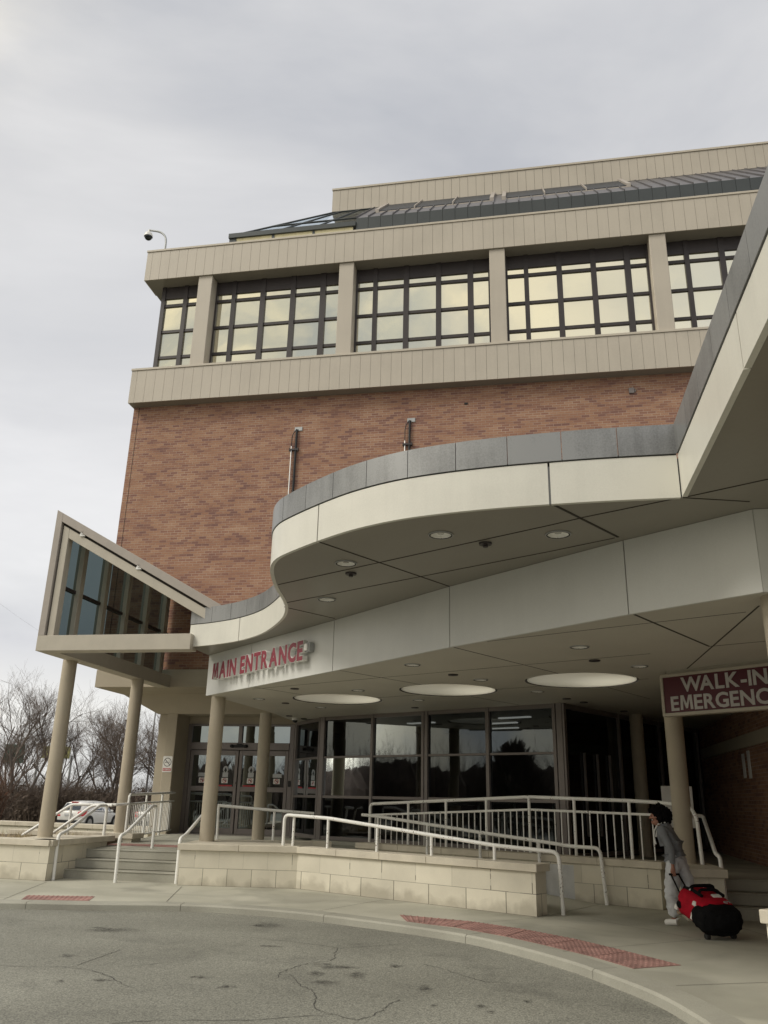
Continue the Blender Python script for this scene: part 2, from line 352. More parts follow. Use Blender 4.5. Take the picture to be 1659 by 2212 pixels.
def concrete_mat(name, lo, hi, damp=0.0):
    m, t, b = base_mat(name)
    tcn = N(t, 'ShaderNodeTexCoord')
    def nz_(s, d=5, dist=0.0):
        n = N(t, 'ShaderNodeTexNoise'); n.inputs['Scale'].default_value = s; n.inputs['Detail'].default_value = d; n.inputs['Distortion'].default_value = dist
        L(t, tcn.outputs['Object'], n.inputs[0]); return n
    a = nz_(.8, 7, .3); g = nz_(120, 2); s = nz_(.55, 4, .6)
    r1 = ramp(t, a.outputs[0], [(.3, lo), (.7, hi)])
    r2 = ramp(t, g.outputs[0], [(.3, (.85, .85, .85)), (.7, (1.12, 1.12, 1.12))])
    x1 = N(t, 'ShaderNodeMix', data_type='RGBA', blend_type='MULTIPLY'); x1.inputs[0].default_value = 1; L(t, r1.outputs[0], x1.inputs[6]); L(t, r2.outputs[0], x1.inputs[7])
    last = x1.outputs[2]
    if damp:
        r4 = ramp(t, s.outputs[0], [(.5, (1, 1, 1)), (.62, (1-damp, 1-damp, 1-damp))])
        x3 = N(t, 'ShaderNodeMix', data_type='RGBA', blend_type='MULTIPLY'); x3.inputs[0].default_value = 1; L(t, last, x3.inputs[6]); L(t, r4.outputs[0], x3.inputs[7]); last = x3.outputs[2]
    L(t, last, b.inputs['Base Color']); b.inputs['Roughness'].default_value = .85; b.inputs['Specular IOR Level'].default_value = .3
    bn = N(t, 'ShaderNodeBump'); bn.inputs['Strength'].default_value = .25; bn.inputs['Distance'].default_value = .006; L(t, g.outputs[0], bn.inputs['Height']); L(t, bn.outputs[0], b.inputs['Normal'])
    return m
def mirror_glass(name, c, rough=.015, wav=.0, backing=(.01, .012, .014), tint_var=None):
    """coated glazing: reflects the place in front of it over a dark or pale backing"""
    m, t, b = base_mat(name)
    b.inputs['Base Color'].default_value = (*c, 1); b.inputs['Metallic'].default_value = 1; b.inputs['Roughness'].default_value = rough
    df = N(t, 'ShaderNodeBsdfDiffuse'); df.inputs[0].default_value = (*backing, 1)
    ad = N(t, 'ShaderNodeAddShader'); L(t, b.outputs[0], ad.inputs[0]); L(t, df.outputs[0], ad.inputs[1])
    L(t, ad.outputs[0], t.nodes['Material Output'].inputs[0])
    tcn = N(t, 'ShaderNodeTexCoord')
    if wav:
        n = N(t, 'ShaderNodeTexNoise'); n.inputs['Scale'].default_value = .9; n.inputs['Detail'].default_value = 2; L(t, tcn.outputs['Object'], n.inputs[0])
        bn = N(t, 'ShaderNodeBump'); bn.inputs['Strength'].default_value = wav; bn.inputs['Distance'].default_value = .1; L(t, n.outputs[0], bn.inputs['Height']); L(t, bn.outputs[0], b.inputs['Normal'])
    if tint_var:
        geo = N(t, 'ShaderNodeNewGeometry'); rn = ramp(t, geo.outputs['Random Per Island'], tint_var); L(t, rn.outputs[0], df.inputs[0])
    return m
def lamp(name, c, e):
    m, t, b = base_mat(name); b.inputs['Base Color'].default_value = (*c, 1); b.inputs['Emission Color'].default_value = (*c, 1); b.inputs['Emission Strength'].default_value = e; return m
def see_glass(name, tint, refl=.06, wav=0):
    m, t, b = base_mat(name); t.nodes.remove(b)
    tr = N(t, 'ShaderNodeBsdfTransparent'); tr.inputs[0].default_value = (*tint, 1)
    gl = N(t, 'ShaderNodeBsdfGlossy'); gl.inputs['Roughness'].default_value = .02; gl.inputs[0].default_value = (.86, .94, 1, 1)
    mxs = N(t, 'ShaderNodeMixShader'); mxs.inputs[0].default_value = refl
    L(t, tr.outputs[0], mxs.inputs[1]); L(t, gl.outputs[0], mxs.inputs[2]); L(t, mxs.outputs[0], t.nodes['Material Output'].inputs[0])
    if wav:                                           # float glass is never quite flat
        tcn = N(t, 'ShaderNodeTexCoord'); n = N(t, 'ShaderNodeTexNoise'); n.inputs['Scale'].default_value = .9; n.inputs['Detail'].default_value = 2; L(t, tcn.outputs['Object'], n.inputs[0])
        bn = N(t, 'ShaderNodeBump'); bn.inputs['Strength'].default_value = wav; bn.inputs['Distance'].default_value = .1; L(t, n.outputs[0], bn.inputs['Height']); L(t, bn.outputs[0], gl.inputs['Normal'])
        fr = N(t, 'ShaderNodeFresnel'); fr.inputs['IOR'].default_value = 1.5; ad = N(t, 'ShaderNodeMath', operation='ADD'); ad.inputs[1].default_value = refl-.04; L(t, fr.outputs[0], ad.inputs[0]); L(t, ad.outputs[0], mxs.inputs[0])
    return m

def oil_mat(name):
    """a soaked-in drip: thin towards its edge, broken up by the grain of the asphalt"""
    m, t, b = base_mat(name); b.inputs['Base Color'].default_value = (.075, .071, .063, 1); b.inputs['Roughness'].default_value = .8
    at = N(t, 'ShaderNodeAttribute', attribute_name='fade'); tcn = N(t, 'ShaderNodeTexCoord'); n1 = N(t, 'ShaderNodeTexNoise'); n1.inputs['Scale'].default_value = 22; n1.inputs['Detail'].default_value = 5
    L(t, tcn.outputs['Object'], n1.inputs[0])
    ma = N(t, 'ShaderNodeMath', operation='MULTIPLY'); mr_ = N(t, 'ShaderNodeMapRange'); mr_.inputs[1].default_value = .3; mr_.inputs[2].default_value = .62; L(t, n1.outputs[0], mr_.inputs[0])
    L(t, at.outputs['Fac'], ma.inputs[0]); L(t, mr_.outputs[0], ma.inputs[1])
    tr = N(t, 'ShaderNodeBsdfTransparent'); mxs = N(t, 'ShaderNodeMixShader'); L(t, ma.outputs[0], mxs.inputs[0]); L(t, tr.outputs[0], mxs.inputs[1]); L(t, b.outputs[0], mxs.inputs[2]); L(t, mxs.outputs[0], t.nodes['Material Output'].inputs[0])
    return m
def chipped(name, c):
    """gloss paint on tube with worn chips down to rusty steel"""
    m, t, b = base_mat(name); tcn = N(t, 'ShaderNodeTexCoord')
    n1 = N(t, 'ShaderNodeTexNoise'); n1.inputs['Scale'].default_value = 3; n1.inputs['Detail'].default_value = 3; L(t, tcn.outputs['Object'], n1.inputs[0])
    n2 = N(t, 'ShaderNodeTexNoise'); n2.inputs['Scale'].default_value = 38; n2.inputs['Detail'].default_value = 3; L(t, tcn.outputs['Object'], n2.inputs[0])
    a = N(t, 'ShaderNodeMath', operation='MULTIPLY_ADD'); a.inputs[1].default_value = .45; L(t, n1.outputs[0], a.inputs[0]); L(t, n2.outputs[0], a.inputs[2])
    rn = ramp(t, a.outputs[0], [(.3, tuple(x*.86 for x in c)), (.62, c), (.90, c), (.915, (.16, .11, .075))]); L(t, rn.outputs[0], b.inputs['Base Color']); b.inputs['Roughness'].default_value = .4
    return m
def translucent(name, c):
    m, t, b = base_mat(name); b.inputs['Base Color'].default_value = (*c, 1); b.inputs['Roughness'].default_value = .5
    tr = N(t, 'ShaderNodeBsdfTranslucent'); tr.inputs[0].default_value = (*c, 1); mxs = N(t, 'ShaderNodeMixShader'); mxs.inputs[0].default_value = .55
    L(t, b.outputs[0], mxs.inputs[1]); L(t, tr.outputs[0], mxs.inputs[2]); L(t, mxs.outputs[0], t.nodes['Material Output'].inputs[0])
    return m

MT = dict(
    brick=brick_mat('brown_brick', .226, .0752, .90),
    panel=mat('beige_metal_panel', (.49, .44, .365), .5, var=.05, scale=.8, fine=40, streak=.35),
    cap_beige=mat('beige_cap_flashing', (.53, .475, .39), .45, var=.04),
    joint=mat('dark_joint', (.045, .04, .034), .9),
    canopy_white=mat('cream_fascia_panel', (.655, .64, .57), .38, var=.05, scale=1.6, streak=.3),
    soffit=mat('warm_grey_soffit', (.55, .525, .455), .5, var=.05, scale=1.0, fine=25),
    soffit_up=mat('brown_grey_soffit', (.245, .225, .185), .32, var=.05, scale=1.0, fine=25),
    lower_fascia=mat('pale_grey_fascia', (.62, .62, .585), .36, var=.04, scale=1.2, streak=.22),
    coping=mat('zinc_grey_coping', (.225, .228, .228), .42, metal=.35, var=.2, scale=1.1, streak=.4),
    column=mat('textured_beige_render', (.45, .395, .305), .8, var=.06, scale=2, fine=110, bump=.35),
    pier=mat('beige_render', (.42, .37, .285), .8, var=.06, scale=1.5, fine=90, bump=.2),
    dome=mat('white_painted_recess', (.90, .885, .80), .6, var=.04, fine=30),
    frame_dark=mat('dark_bronze_frame', (.042, .034, .034), .45, var=.12),
    frame_grey=mat('mauve_grey_aluminium', (.215, .19, .18), .42, metal=.3, var=.06),
    trim=mat('mauve_grey_trim', (.36, .32, .28), .5, var=.06, streak=.2),
    gable=mat('beige_steel_frame', (.46, .42, .345), .5, var=.05, streak=.2),
    mansard=mat('charcoal_green_metal', (.062, .070, .072), .45, metal=.3, var=.1, scale=.7),
    seam=mat('mauve_standing_seam_roof', (.145, .138, .145), .45, metal=.4, var=.08),
    slab=concrete_mat('concrete_walk', (.38, .37, .305), (.52, .505, .425), .22),
    kerb=concrete_mat('concrete_kerb', (.31, .30, .255), (.44, .43, .365)),
    step=concrete_mat('concrete_step', (.30, .29, .24), (.45, .435, .37), .25),
    capstone=mat('cast_stone_cap', (.60, .55, .45), .85, var=.10, scale=2.5, fine=100, bump=.25, streak=.2),
    block=block_mat('tan_masonry_block', (.70, .655, .54)),
    patch=mat('pale_cement_patch', (.56, .565, .56), .9, var=.12, scale=4),
    asphalt=asphalt_mat('worn_asphalt'), crack=mat('crack_filler', (.085, .082, .074), .95),
    oil=oil_mat('oil_drip_mark'),
    white_rail=chipped('chipped_white_paint', (.88, .875, .84)),
    white=mat('white_enamel', (.82, .81, .78), .4), black=mat('matt_black', (.012, .012, .013), .6),
    red_pad=mat('red_tactile_paving', (.345, .195, .17), .9, var=.34, scale=3, fine=40),
    letter=mat('crimson_sign_face', (.225, .030, .048), .4, var=.05), maroon=mat('maroon_sign_panel', (.085, .010, .020), .4, var=.04),
    sign_white=mat('shaded_white_lettering', (.50, .48, .46), .5), sign_red=mat('red_sign_ink', (.5, .03, .04), .5),  # white sign letters greyed: the shade they hang in is in the colour
    ret=mat('pale_letter_return', (.84, .83, .79), .45),
    reflector=mat('white_reflector', (.92, .91, .87), .3, var=.03), steel=mat('polished_reflector', (.86, .85, .82), .22, metal=1, var=.03),
    tan_glass=mirror_glass('bronze_gold_glass', (.83, .80, .665), .02, .03, (.05, .045, .02), [(0, (.0, .0, .0)), (.35, (.06, .05, .015)), (.7, (.13, .115, .045)), (1, (.03, .03, .025))]),
    recess_acrylic=translucent('white_recess_acrylic', (.76, .745, .67)), sky_dark=mat('dark_roof_glazing', (.02, .021, .024), .55), cream=mat('cream_translucent_panel', (.80, .73, .47), .35, var=.08, scale=1.2, streak=.5),
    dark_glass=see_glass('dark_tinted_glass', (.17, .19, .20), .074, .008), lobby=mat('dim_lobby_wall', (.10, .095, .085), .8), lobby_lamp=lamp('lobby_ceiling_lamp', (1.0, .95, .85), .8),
    door_glass=mirror_glass('grey_door_glass', (.23, .255, .26), .012, .03, (.004, .005, .005)),
    black_glass=mirror_glass('black_glass', (.045, .05, .055), .03, .0, (.003, .003, .003)),
    roof_glass=see_glass('pale_roof_glass', (.88, .93, .96), .22),
    gable_glass=see_glass('smoked_gable_glass', (.10, .128, .13), .03),
    soil=mat('dry_soil', (.16, .12, .075), .95, var=.2, scale=8), straw=mat('dead_grass', (.42, .34, .2), .9, var=.2),
    grass=mat('winter_grass', (.13, .125, .06), .95, var=.3, scale=.5, fine=8),
    bark=mat('bare_bark', (.125, .105, .09), .9, var=.2), twig=mat('grey_brown_twigs', (.165, .13, .108), .9, var=.2),
    brush=mat('dark_brush', (.115, .086, .066), .95, var=.3, scale=1), rust=mat('russet_bush_twigs', (.115, .055, .032), .95, var=.25, scale=1),
    car_white=mat('white_car_paint', (.80, .79, .75), .25, var=.02, coat=.6), car_silver=mat('silver_car_paint', (.55, .55, .54), .3, metal=.4, var=.02, coat=.6),
    car_glass=mirror_glass('car_glass', (.12, .13, .15), .03), rubber=mat('tyre_rubber', (.02, .02, .02), .85), alloy=mat('alloy_rim', (.6, .6, .6), .3, metal=.8),
    lamp_red=mat('red_lamp_lens', (.62, .015, .02), .25, coat=.5), plate=mat('number_plate', (.55, .56, .56), .5),
    skin=mat('brown_skin', (.33, .155, .105), .55, var=.06, scale=8), hair=mat('black_hair', (.006, .005, .006), .95, spec=.1),
    hoodie=mat('charcoal_fleece', (.185, .195, .21), .95, var=.15, scale=9, fine=140, bump=.3), trousers=mat('grey_sweatpants', (.60, .615, .64), .95, var=.14, scale=7, fine=140, bump=.3),
    bag_red=mat('red_nylon', (.42, .006, .022), .8, var=.2, scale=8, bump=.5, spec=.2), bag_black=mat('black_nylon', (.007, .007, .008), .9, var=.3, scale=8, bump=.5, spec=.15), bag_tan=mat('tan_webbing', (.35, .25, .17), .8),
    yellow=mat('yellow_sign_face', (.42, .41, .14), .5), green=mat('green_road_sign', (.02, .13, .10), .5), galv=mat('galvanised_steel', (.42, .43, .43), .5, metal=.5),
)
# vertical leaf/twig variety on trees uses the same materials throughout
exec_order = None
# ================================================================== ground, road, walks
def catmull(P, n=6):
    P = [Vector((q[0], q[1])) for q in P]; o = []
    for i in range(len(P)-1):
        a = P[max(0, i-1)]; b = P[i]; c = P[i+1]; d = P[min(len(P)-1, i+2)]
        for k in range(n):
            t = k/n
            o.append(.5*((2*b) + (c-a)*t + (2*a-5*b+4*c-d)*t*t + (3*b-a-3*c+d)*t**3))
    o.append(P[-1]); return [(q.x, q.y) for q in o]
def offset(path, w):
    P = [Vector((q[0], q[1])) for q in path]; o = []
    for k in range(len(P)):
        d = (P[min(k+1, len(P)-1)] - P[max(k-1, 0)]).normalized(); o.append((P[k].x - d.y*w, P[k].y + d.x*w))
    return o
mb = MB(); mb.poly([(-900, -700, -.6), (900, -700, -.6), (900, 1100, -.6), (-900, 1100, -.6)])
top('ground', mb, MT['grass'], 'brown winter grass lying round the building', kind='structure')
mb = MB(); mb.prism([(-70, -45), (30, -45), (30, 20), (-13, 20), (-30, 22), (-70, 22)], -.55, -.1)
top('road', mb, MT['asphalt'], 'worn grey asphalt drive in front of the entrance', kind='structure')
mb = MB(); mb.prism([(-70, 30), (-26, 47), (-12, 47), (10, 40), (30, 40), (30, 69), (-34, 69), (-70, 60)], -.58, -.42)
top('parking_lot', mb, MT['asphalt'], 'distant car park behind the planters', kind='structure')
KERB = catmull([(-40, 14.0), (-16, 14.2), (-9, 14.3), (-5.9, 14.38), (-4.5, 14.42), (-3.3, 14.55), (-2.4, 14.44), (-1.3, 14.02), (-.4, 13.42), (.75, 12.5), (1.45, 11.7), (2.12, 10.43), (2.42, 9.55), (2.63, 8.75), (2.70, 7.97), (2.68, 7.3), (2.45, 5.2), (1.8, 2.0), (.6, -3)], 5)
inner = offset(KERB, .14)
mb = MB(); mb.prism(inner + [(14, -3), (14, 20), (7, 26), (-8, 26), (-14, 24), (-40, 22)], -.3, 0.0)
top('sidewalk', mb, MT['slab'], 'grey concrete pavement between the kerb and the walls', kind='structure')
mb = MB()
for k in range(0, len(KERB)-1):
    pass
kp = offset(KERB, 0)
seg = []; run = 0.0; cur = [kp[0]]
for a, b in zip(kp, kp[1:]):
    cur.append(b); run += (Vector(b)-Vector(a)).length
    if run > 2.4: seg.append(cur); cur = [b]; run = 0
seg.append(cur)
for sgm in seg:
    P = [Vector(q) for q in sgm]
    d0 = (P[1]-P[0]).normalized(); d1 = (P[-1]-P[-2]).normalized(); P[0] = P[0]+d0*.004; P[-1] = P[-1]-d1*.004
    f = [(q.x, q.y) for q in P]; bk = offset(f, .31); fr = offset(f, .025)
    lo = [mb.av((*q, -.25)) for q in f]; up = [mb.av((*q, -.02)) for q in f]; tp = [mb.av((*q, .004)) for q in fr]; bt = [mb.av((*q, .005)) for q in bk]; bb = [mb.av((*q, -.25)) for q in bk]
    for k in range(len(f)-1):
        for A, B in ((lo, up), (up, tp), (tp, bt), (bt, bb)): mb.face((A[k], A[k+1], B[k+1], B[k]))
    for k in (0, len(f)-1): mb.face((lo[k], up[k], tp[k], bt[k], bb[k]))
top('kerb', mb, MT['kerb'], 'pale concrete kerb curving along the asphalt', kind='structure')
# paving joints (thin dark saw cuts)
mb = MB()
def ribbon(mb, pts, w, z, jit=0.0):
    P = [Vector((q[0], q[1])) for q in pts]
    if jit:
        Q = []
        for a, b in zip(P, P[1:]):
            n = max(1, int((b-a).length/.045)); d = (b-a).normalized(); nn = Vector((-d.y, d.x))
            for i in range(n): Q.append(a + (b-a)*i/n + nn*random.uniform(-jit, jit))
        P = Q + [P[-1]]
    ls = []; rs = []
    for k in range(len(P)):
        d = (P[min(k+1, len(P)-1)] - P[max(k-1, 0)]).normalized(); nn = Vector((-d.y, d.x)); ww = w*(random.uniform(.35, 1.25) if jit else 1)*.5
        ls.append(mb.av((*(P[k]+nn*ww), z))); rs.append(mb.av((*(P[k]-nn*ww), z)))
    for k in range(len(P)-1): mb.face((rs[k], rs[k+1], ls[k+1], ls[k]))
for a, b in (((2.2, 10.9), (4.3, 12.1)), ((1.0, 12.8), (2.6, 14.0)), ((-.9, 14.1), (.3, 16.1)), ((-3.4, 14.8), (-3.7, 17.3)), ((-6.0, 14.7), (-6.4, 17.6)), ((2.95, 9.1), (8, 10.4)), ((4.3, 12.1), (3.3, 13.9)), ((4.3, 12.1), (8, 11.5)), ((5.6, 9.8), (5.3, 13.7))):
    ribbon(mb, [a, b], .008, .004)
top('paving_joint', mb, MT['joint'], 'straight dark joints cut in the pavement', kind='structure')
CRACKS = [[(-3.97, 9.9), (-3.8, 9.88), (-3.62, 9.86), (-3.46, 9.9), (-3.21, 9.89)], [(-3.21, 9.89), (-3.17, 10.13), (-3.11, 10.43), (-3.06, 10.71), (-3.01, 10.99)], [(-3.18, 9.86), (-3.02, 9.81), (-2.8, 9.62), (-2.64, 9.42), (-2.48, 9.18), (-2.31, 8.98)], [(-2.66, 10.01), (-2.48, 10.1), (-2.31, 10.24)], [(-2.12, 7.65), (-1.93, 7.73), (-1.68, 7.81), (-1.38, 7.82), (-1.09, 7.85), (-0.89, 7.89), (-0.78, 7.95), (-0.58, 8.04), (-0.34, 8.13)], [(-1.76, 12.18), (-1.56, 12.09), (-1.32, 11.94), (-1.09, 11.88), (-0.83, 11.72), (-0.68, 11.65), (-0.45, 11.45)], [(-0.45, 11.45), (-0.48, 11.07), (-0.44, 10.76), (-0.5, 10.6), (-0.73, 10.43), (-0.89, 10.13), (-0.99, 9.83), (-0.98, 9.6)], [(-0.98, 9.75), (-0.88, 9.8), (-0.78, 9.5), (-0.71, 9.22), (-0.6, 9.07), (-0.54, 8.82), (-0.53, 8.48), (-0.48, 8.26), (-0.34, 8.13), (-0.26, 8.03), (-0.13, 7.96), (-0.01, 8.09), (0.09, 8.31), (0.14, 8.54), (0.25, 8.73)], [(-0.45, 11.42), (-0.22, 11.57), (0.03, 11.69), (0.33, 11.85)], [(0.55, 10.53), (0.68, 10.36), (0.8, 10.2), (1.02, 9.82), (1.15, 9.61), (1.39, 9.6)]]
STAINS = [(-3.55, 12.5, 0.32, 0.23), (-3.47, 10.53, 0.09, 0.1), (-1.56, 13.3, 0.18, 0.25), (-1.41, 9.12, 0.08, 0.09), (-0.17, 9.79, 0.09, 0.13), (-0.61, 9.83, 0.09, 0.1), (-0.4, 10.21, 0.18, 0.11), (-0.46, 9.42, 0.14, 0.07), (-1.77, 9.54, 0.09, 0.07), (-2.68, 9.3, 0.1, 0.06), (-3.07, 9.19, 0.04, 0.07), (-1.32, 11.48, 0.12, 0.08), (0.24, 10.36, 0.07, 0.1), (-0.59, 10.37, 0.11, 0.07), (0.52, 9.25, 0.06, 0.15), (0.99, 8.52, 0.05, 0.08), (1.46, 8.78, 0.04, 0.05), (0.56, 8.53, 0.04, 0.05), (1.04, 8.32, 0.04, 0.06)]
mb = MB()
for c in CRACKS: ribbon(mb, c, .010, -.096, .014)
top('road_crack', mb, MT['crack'], 'branching dark cracks in the asphalt', kind='structure')
mb = MB(); fade = []
for k, (x, y, rx, ry) in enumerate(STAINS):
    for q in range(3):
        ox, oy = random.uniform(-.8, .8)*rx*(q > 0), random.uniform(-.8, .8)*ry*(q > 0); sc = 1.25 if q == 0 else random.uniform(.4, .8); ph = random.uniform(0, 6); z = -.0957+.0007*q
        n_ = 30; rings = [[mb.av((x+ox, y+oy, z))]]; fade.append(.42)
        for f, al in ((.45, .36), (.75, .2), (1.15, 0.0)):
            rings.append([mb.av((x+ox+rx*sc*f*(1+.25*math.sin(3*t_+ph)+.14*math.sin(7*t_+2*ph))*math.cos(t_), y+oy+ry*sc*f*(1+.25*math.sin(2*t_+ph)+.14*math.sin(5*t_+ph))*math.sin(t_), z)) for t_ in [2*math.pi*i/n_ for i in range(n_)]]); fade += [al]*n_
        for i in range(n_): mb.face((rings[0][0], rings[1][i], rings[1][(i+1) % n_]))
        for A, B_ in zip(rings[1:], rings[2:]):
            for i in range(n_): mb.face((A[i], B_[i], B_[(i+1) % n_], A[(i+1) % n_]))
o = top('road_stain', mb, MT['oil'], 'dark drip marks on the asphalt', kind='structure')
at = o.data.attributes.new('fade', 'FLOAT', 'POINT'); at.data.foreach_set('value', fade)
# red tactile pads
def pad(corners, z, label):
    a, b, c, d = [Vector(q) for q in corners]
    mb = MB(); mb.prism([tuple(q) for q in (a, b, c, d)], z-.05, z+.006)
    nu = max(2, int((b-a).length/.075)); nv = max(2, int((d-a).length/.075))
    for i in range(nu):
        for j in range(nv):
            u, v = (i+.5)/nu, (j+.5)/nv; q = a*(1-u)*(1-v)+b*u*(1-v)+c*u*v+d*(1-u)*v
            mb.cyl((q.x, q.y), .022, z+.006, z+.014, 6, .012)
    top('tactile_paving', mb, MT['red_pad'], label, kind='structure')
pad([(-5.72, 14.72), (-4.64, 14.76), (-4.74, 15.36), (-5.86, 15.30)], 0.0, 'red tactile pad in front of the left steps')
near = [(.45, 13.16), (1.1, 12.72), (1.72, 11.98), (2.1, 11.36), (2.5, 10.63), (2.78, 9.93)]; far = [(.35, 13.9), (1.42, 13.32), (2.1, 12.62), (2.62, 11.85), (3.03, 11.0), (3.38, 10.2)]
for k in range(5):
    (x0, y0), (x1, y1), (X0, Y0), (X1, Y1) = near[k], near[k+1], far[k], far[k+1]; g = .025
    pad([(x0+(x1-x0)*g, y0+(y1-y0)*g), (x1, y1), (X1, Y1), (X0+(X1-X0)*g, Y0+(Y1-Y0)*g)], 0.0, 'red tactile strip curving along the kerb')
# raised landing, ramp and steps
def lz(x, y): return .53 + min(.075, max(0, (y-19.5)*.0125))
mb = MB(); mb.prism([(-6.3, 19.62), (-3.55, 19.12), (-3.45, 19.9), (-.95, 20.1), (4.9, 15.62), (5.55, 15.2), (8.4, 14.65), (11.5, 31), (-7.5, 33), (-6.05, 24.5)], -.2, lz)
top('landing', mb, MT['slab'], 'raised concrete landing before the glass doors', kind='structure')
mb = MB(); mb.prism([(2.75, 14.3), (3.95, 15.9), (-.3, 19.5), (-1.3, 19.9), (-1.6, 17.7)], -.2, lambda x, y: max(.003, min(.52, .5-(x+.9)*.135)))
top('ramp', mb, MT['slab'], 'concrete ramp climbing between the low walls', kind='structure')
MS = frame(-6.42, 18.42, -10.6)
t = thing('entrance_steps', 'three concrete steps with pale nosings between the left planter and the ramp wall', 'steps', (-5.2, 18.2, 0))
mb = MB(MS)
for k in range(3): mb.box(0.02, 2.78, .40*k, 1.6, .175*k-.2*(k == 0), .175*(k+1)-.006)
part('treads', mb, MT['step'], t, bevel=.008)
for k in range(3):
    mb = MB(MS); mb.box(.02, 2.78, .40*k-.014, .40*k+.03, .175*(k+1)-.022, .175*(k+1)); part('nosing', mb, MT['kerb'], t, bevel=.006)
mb = MB(MS); i = [mb.av(q) for q in ((-.2, -.42, 0), (-.2, 1.3, 0), (-.2, 1.3, .58), (-.2, 1.0, .58), (.02, -.42, 0), (.02, 1.3, 0), (.02, 1.3, .58), (.02, 1.0, .58))]
for f in ((0, 3, 2, 1), (4, 5, 6, 7), (0, 4, 7, 3), (3, 7, 6, 2), (1, 2, 6, 5), (0, 1, 5, 4)): mb.face([i[k] for k in f])
part('stringer', mb, MT['step'], t)
MSR = frame(5.52, 14.22, -10.6)
t = thing('side_steps', 'shaded concrete steps climbing to the dark passage beside the brick wall', 'steps', (6.5, 14.2, 0))
mb = MB(MSR)
for k in range(3): mb.box(.0, 2.6, .32*k, 1.3, .18*k-.2*(k == 0), .18*(k+1)-.006)
part('treads', mb, MT['step'], t, bevel=.008)
for k in range(3):
    mb = MB(MSR); mb.box(0, 2.6, .32*k-.012, .32*k+.03, .18*(k+1)-.02, .18*(k+1)); part('nosing', mb, MT['kerb'], t, bevel=.006)
pad([(-6.2, 20.3), (-4.0, 20.0), (-3.95, 20.6), (-6.05, 21.0)], .543, 'red tactile strip at the head of the left steps')

# ================================================================== low walls and planters
def cap_run(mb, path, w, z0, z1, over=.05, step=1.05):
    """coping stones with open joints along a path (front line, width to the left)"""
    P = [Vector(q) for q in path]
    for a, b in zip(P, P[1:]):
        d = (b-a).normalized(); nn = Vector((-d.y, d.x)); Ln = (b-a).length; n = max(1, round(Ln/step))
        for i in range(n):
            e0 = over if (i == 0 and (a-P[0]).length < .01) else -.003; e1 = over if (i == n-1 and (b-P[-1]).length < .01) else -.003
            p0 = a + d*(Ln*i/n - e0); p1 = a + d*(Ln*(i+1)/n + e1)
            c = [p0-nn*over, p1-nn*over, p1+nn*(w+over), p0+nn*(w+over)]
            mb.hexa([(q.x, q.y, z0) for q in c], [(q.x, q.y, z1) for q in c])
def wall_thing(name, label, path, w, zcap, capw=None, rot=None, step=1.05):
    P = [Vector(q) for q in path]; d = P[-1]-P[0]; ang = math.atan2(d.y, d.x) if rot is None else R(rot)
    t = thing(name, label, 'low wall', (P[0].x, P[0].y, 0), ang)
    mb = MB(); mb.strip(path, w, -.15, zcap-.115); part('block_face', mb, MT['block'], t)
    mb = MB(); cap_run(mb, path, w if capw is None else capw, zcap-.115, zcap, step=step); part('capstone', mb, MT['capstone'], t, bevel=.006)
    return t
CZ = .75
wall_thing('ramp_wall', 'long tan block wall with capstones along the outside of the ramp', [(-3.85, 17.56), (-1.53, 17.41), (2.49, 14.02)], .33, CZ)
t = thing('column_plinth', 'low masonry plinth under the column behind the left end of the ramp wall', 'plinth', (-3.3, 18.0, 0))
mb = MB(); mb.prism([(-3.85, 17.92), (-1.75, 17.8), (-1.75, 18.5), (-3.1, 18.98), (-3.85, 19.02)], -.1, CZ-.115); part('block_face', mb, MT['block'], t)
mb = MB(); mb.prism([(-3.87, 17.945), (-1.7, 17.83), (-1.7, 18.55), (-3.1, 19.03), (-3.87, 19.08)], CZ-.114, CZ-.003); part('capstone', mb, MT['capstone'], t, bevel=.006)
wall_thing('landing_wall', 'short capped wall behind the plinth carrying the upper handrail', [(-3.5, 19.28), (-1.05, 19.72)], .3, CZ)
t = wall_thing('back_ramp_wall', 'shaded tan block wall below the white barred railing', [(-.4, 19.62), (4.84, 15.25)], .33, CZ)
mb = MB(frame(-.4, 19.62, -39.8)); mb.box(4.55, 5.2, -.004, .002, 0, .60); part('cement_patch', mb, MT['patch'], t)
t = thing('pier_plinth', 'capped masonry plinth in front of the column that carries the emergency sign', 'plinth', (5.0, 14.4, 0), R(-10.6))
MP = frame(4.78, 13.92, -10.6)
mb = MB(MP); mb.box(0, .58, 0, 1.45, -.1, CZ-.125); part('block_face', mb, MT['block'], t)
mb = MB(MP); mb.box(-.06, .64, -.06, 1.5, CZ-.125, CZ-.003); part('capstone', mb, MT['capstone'], t, bevel=.006)
t = thing('corner_planter', 'pale capped planter at the right edge of the picture by the near column', 'planter', (4.0, 8.3, 0), R(-54))
MPc = frame(3.62, 8.58, -54.4)
mb = MB(MPc); mb.box(.04, 1.3, .04, .85, -.1, CZ-.12); part('block_face', mb, MT['block'], t)
mb = MB(MPc); mb.box(0, 1.34, 0, .89, CZ-.12, CZ); part('capstone', mb, MT['capstone'], t, bevel=.008)
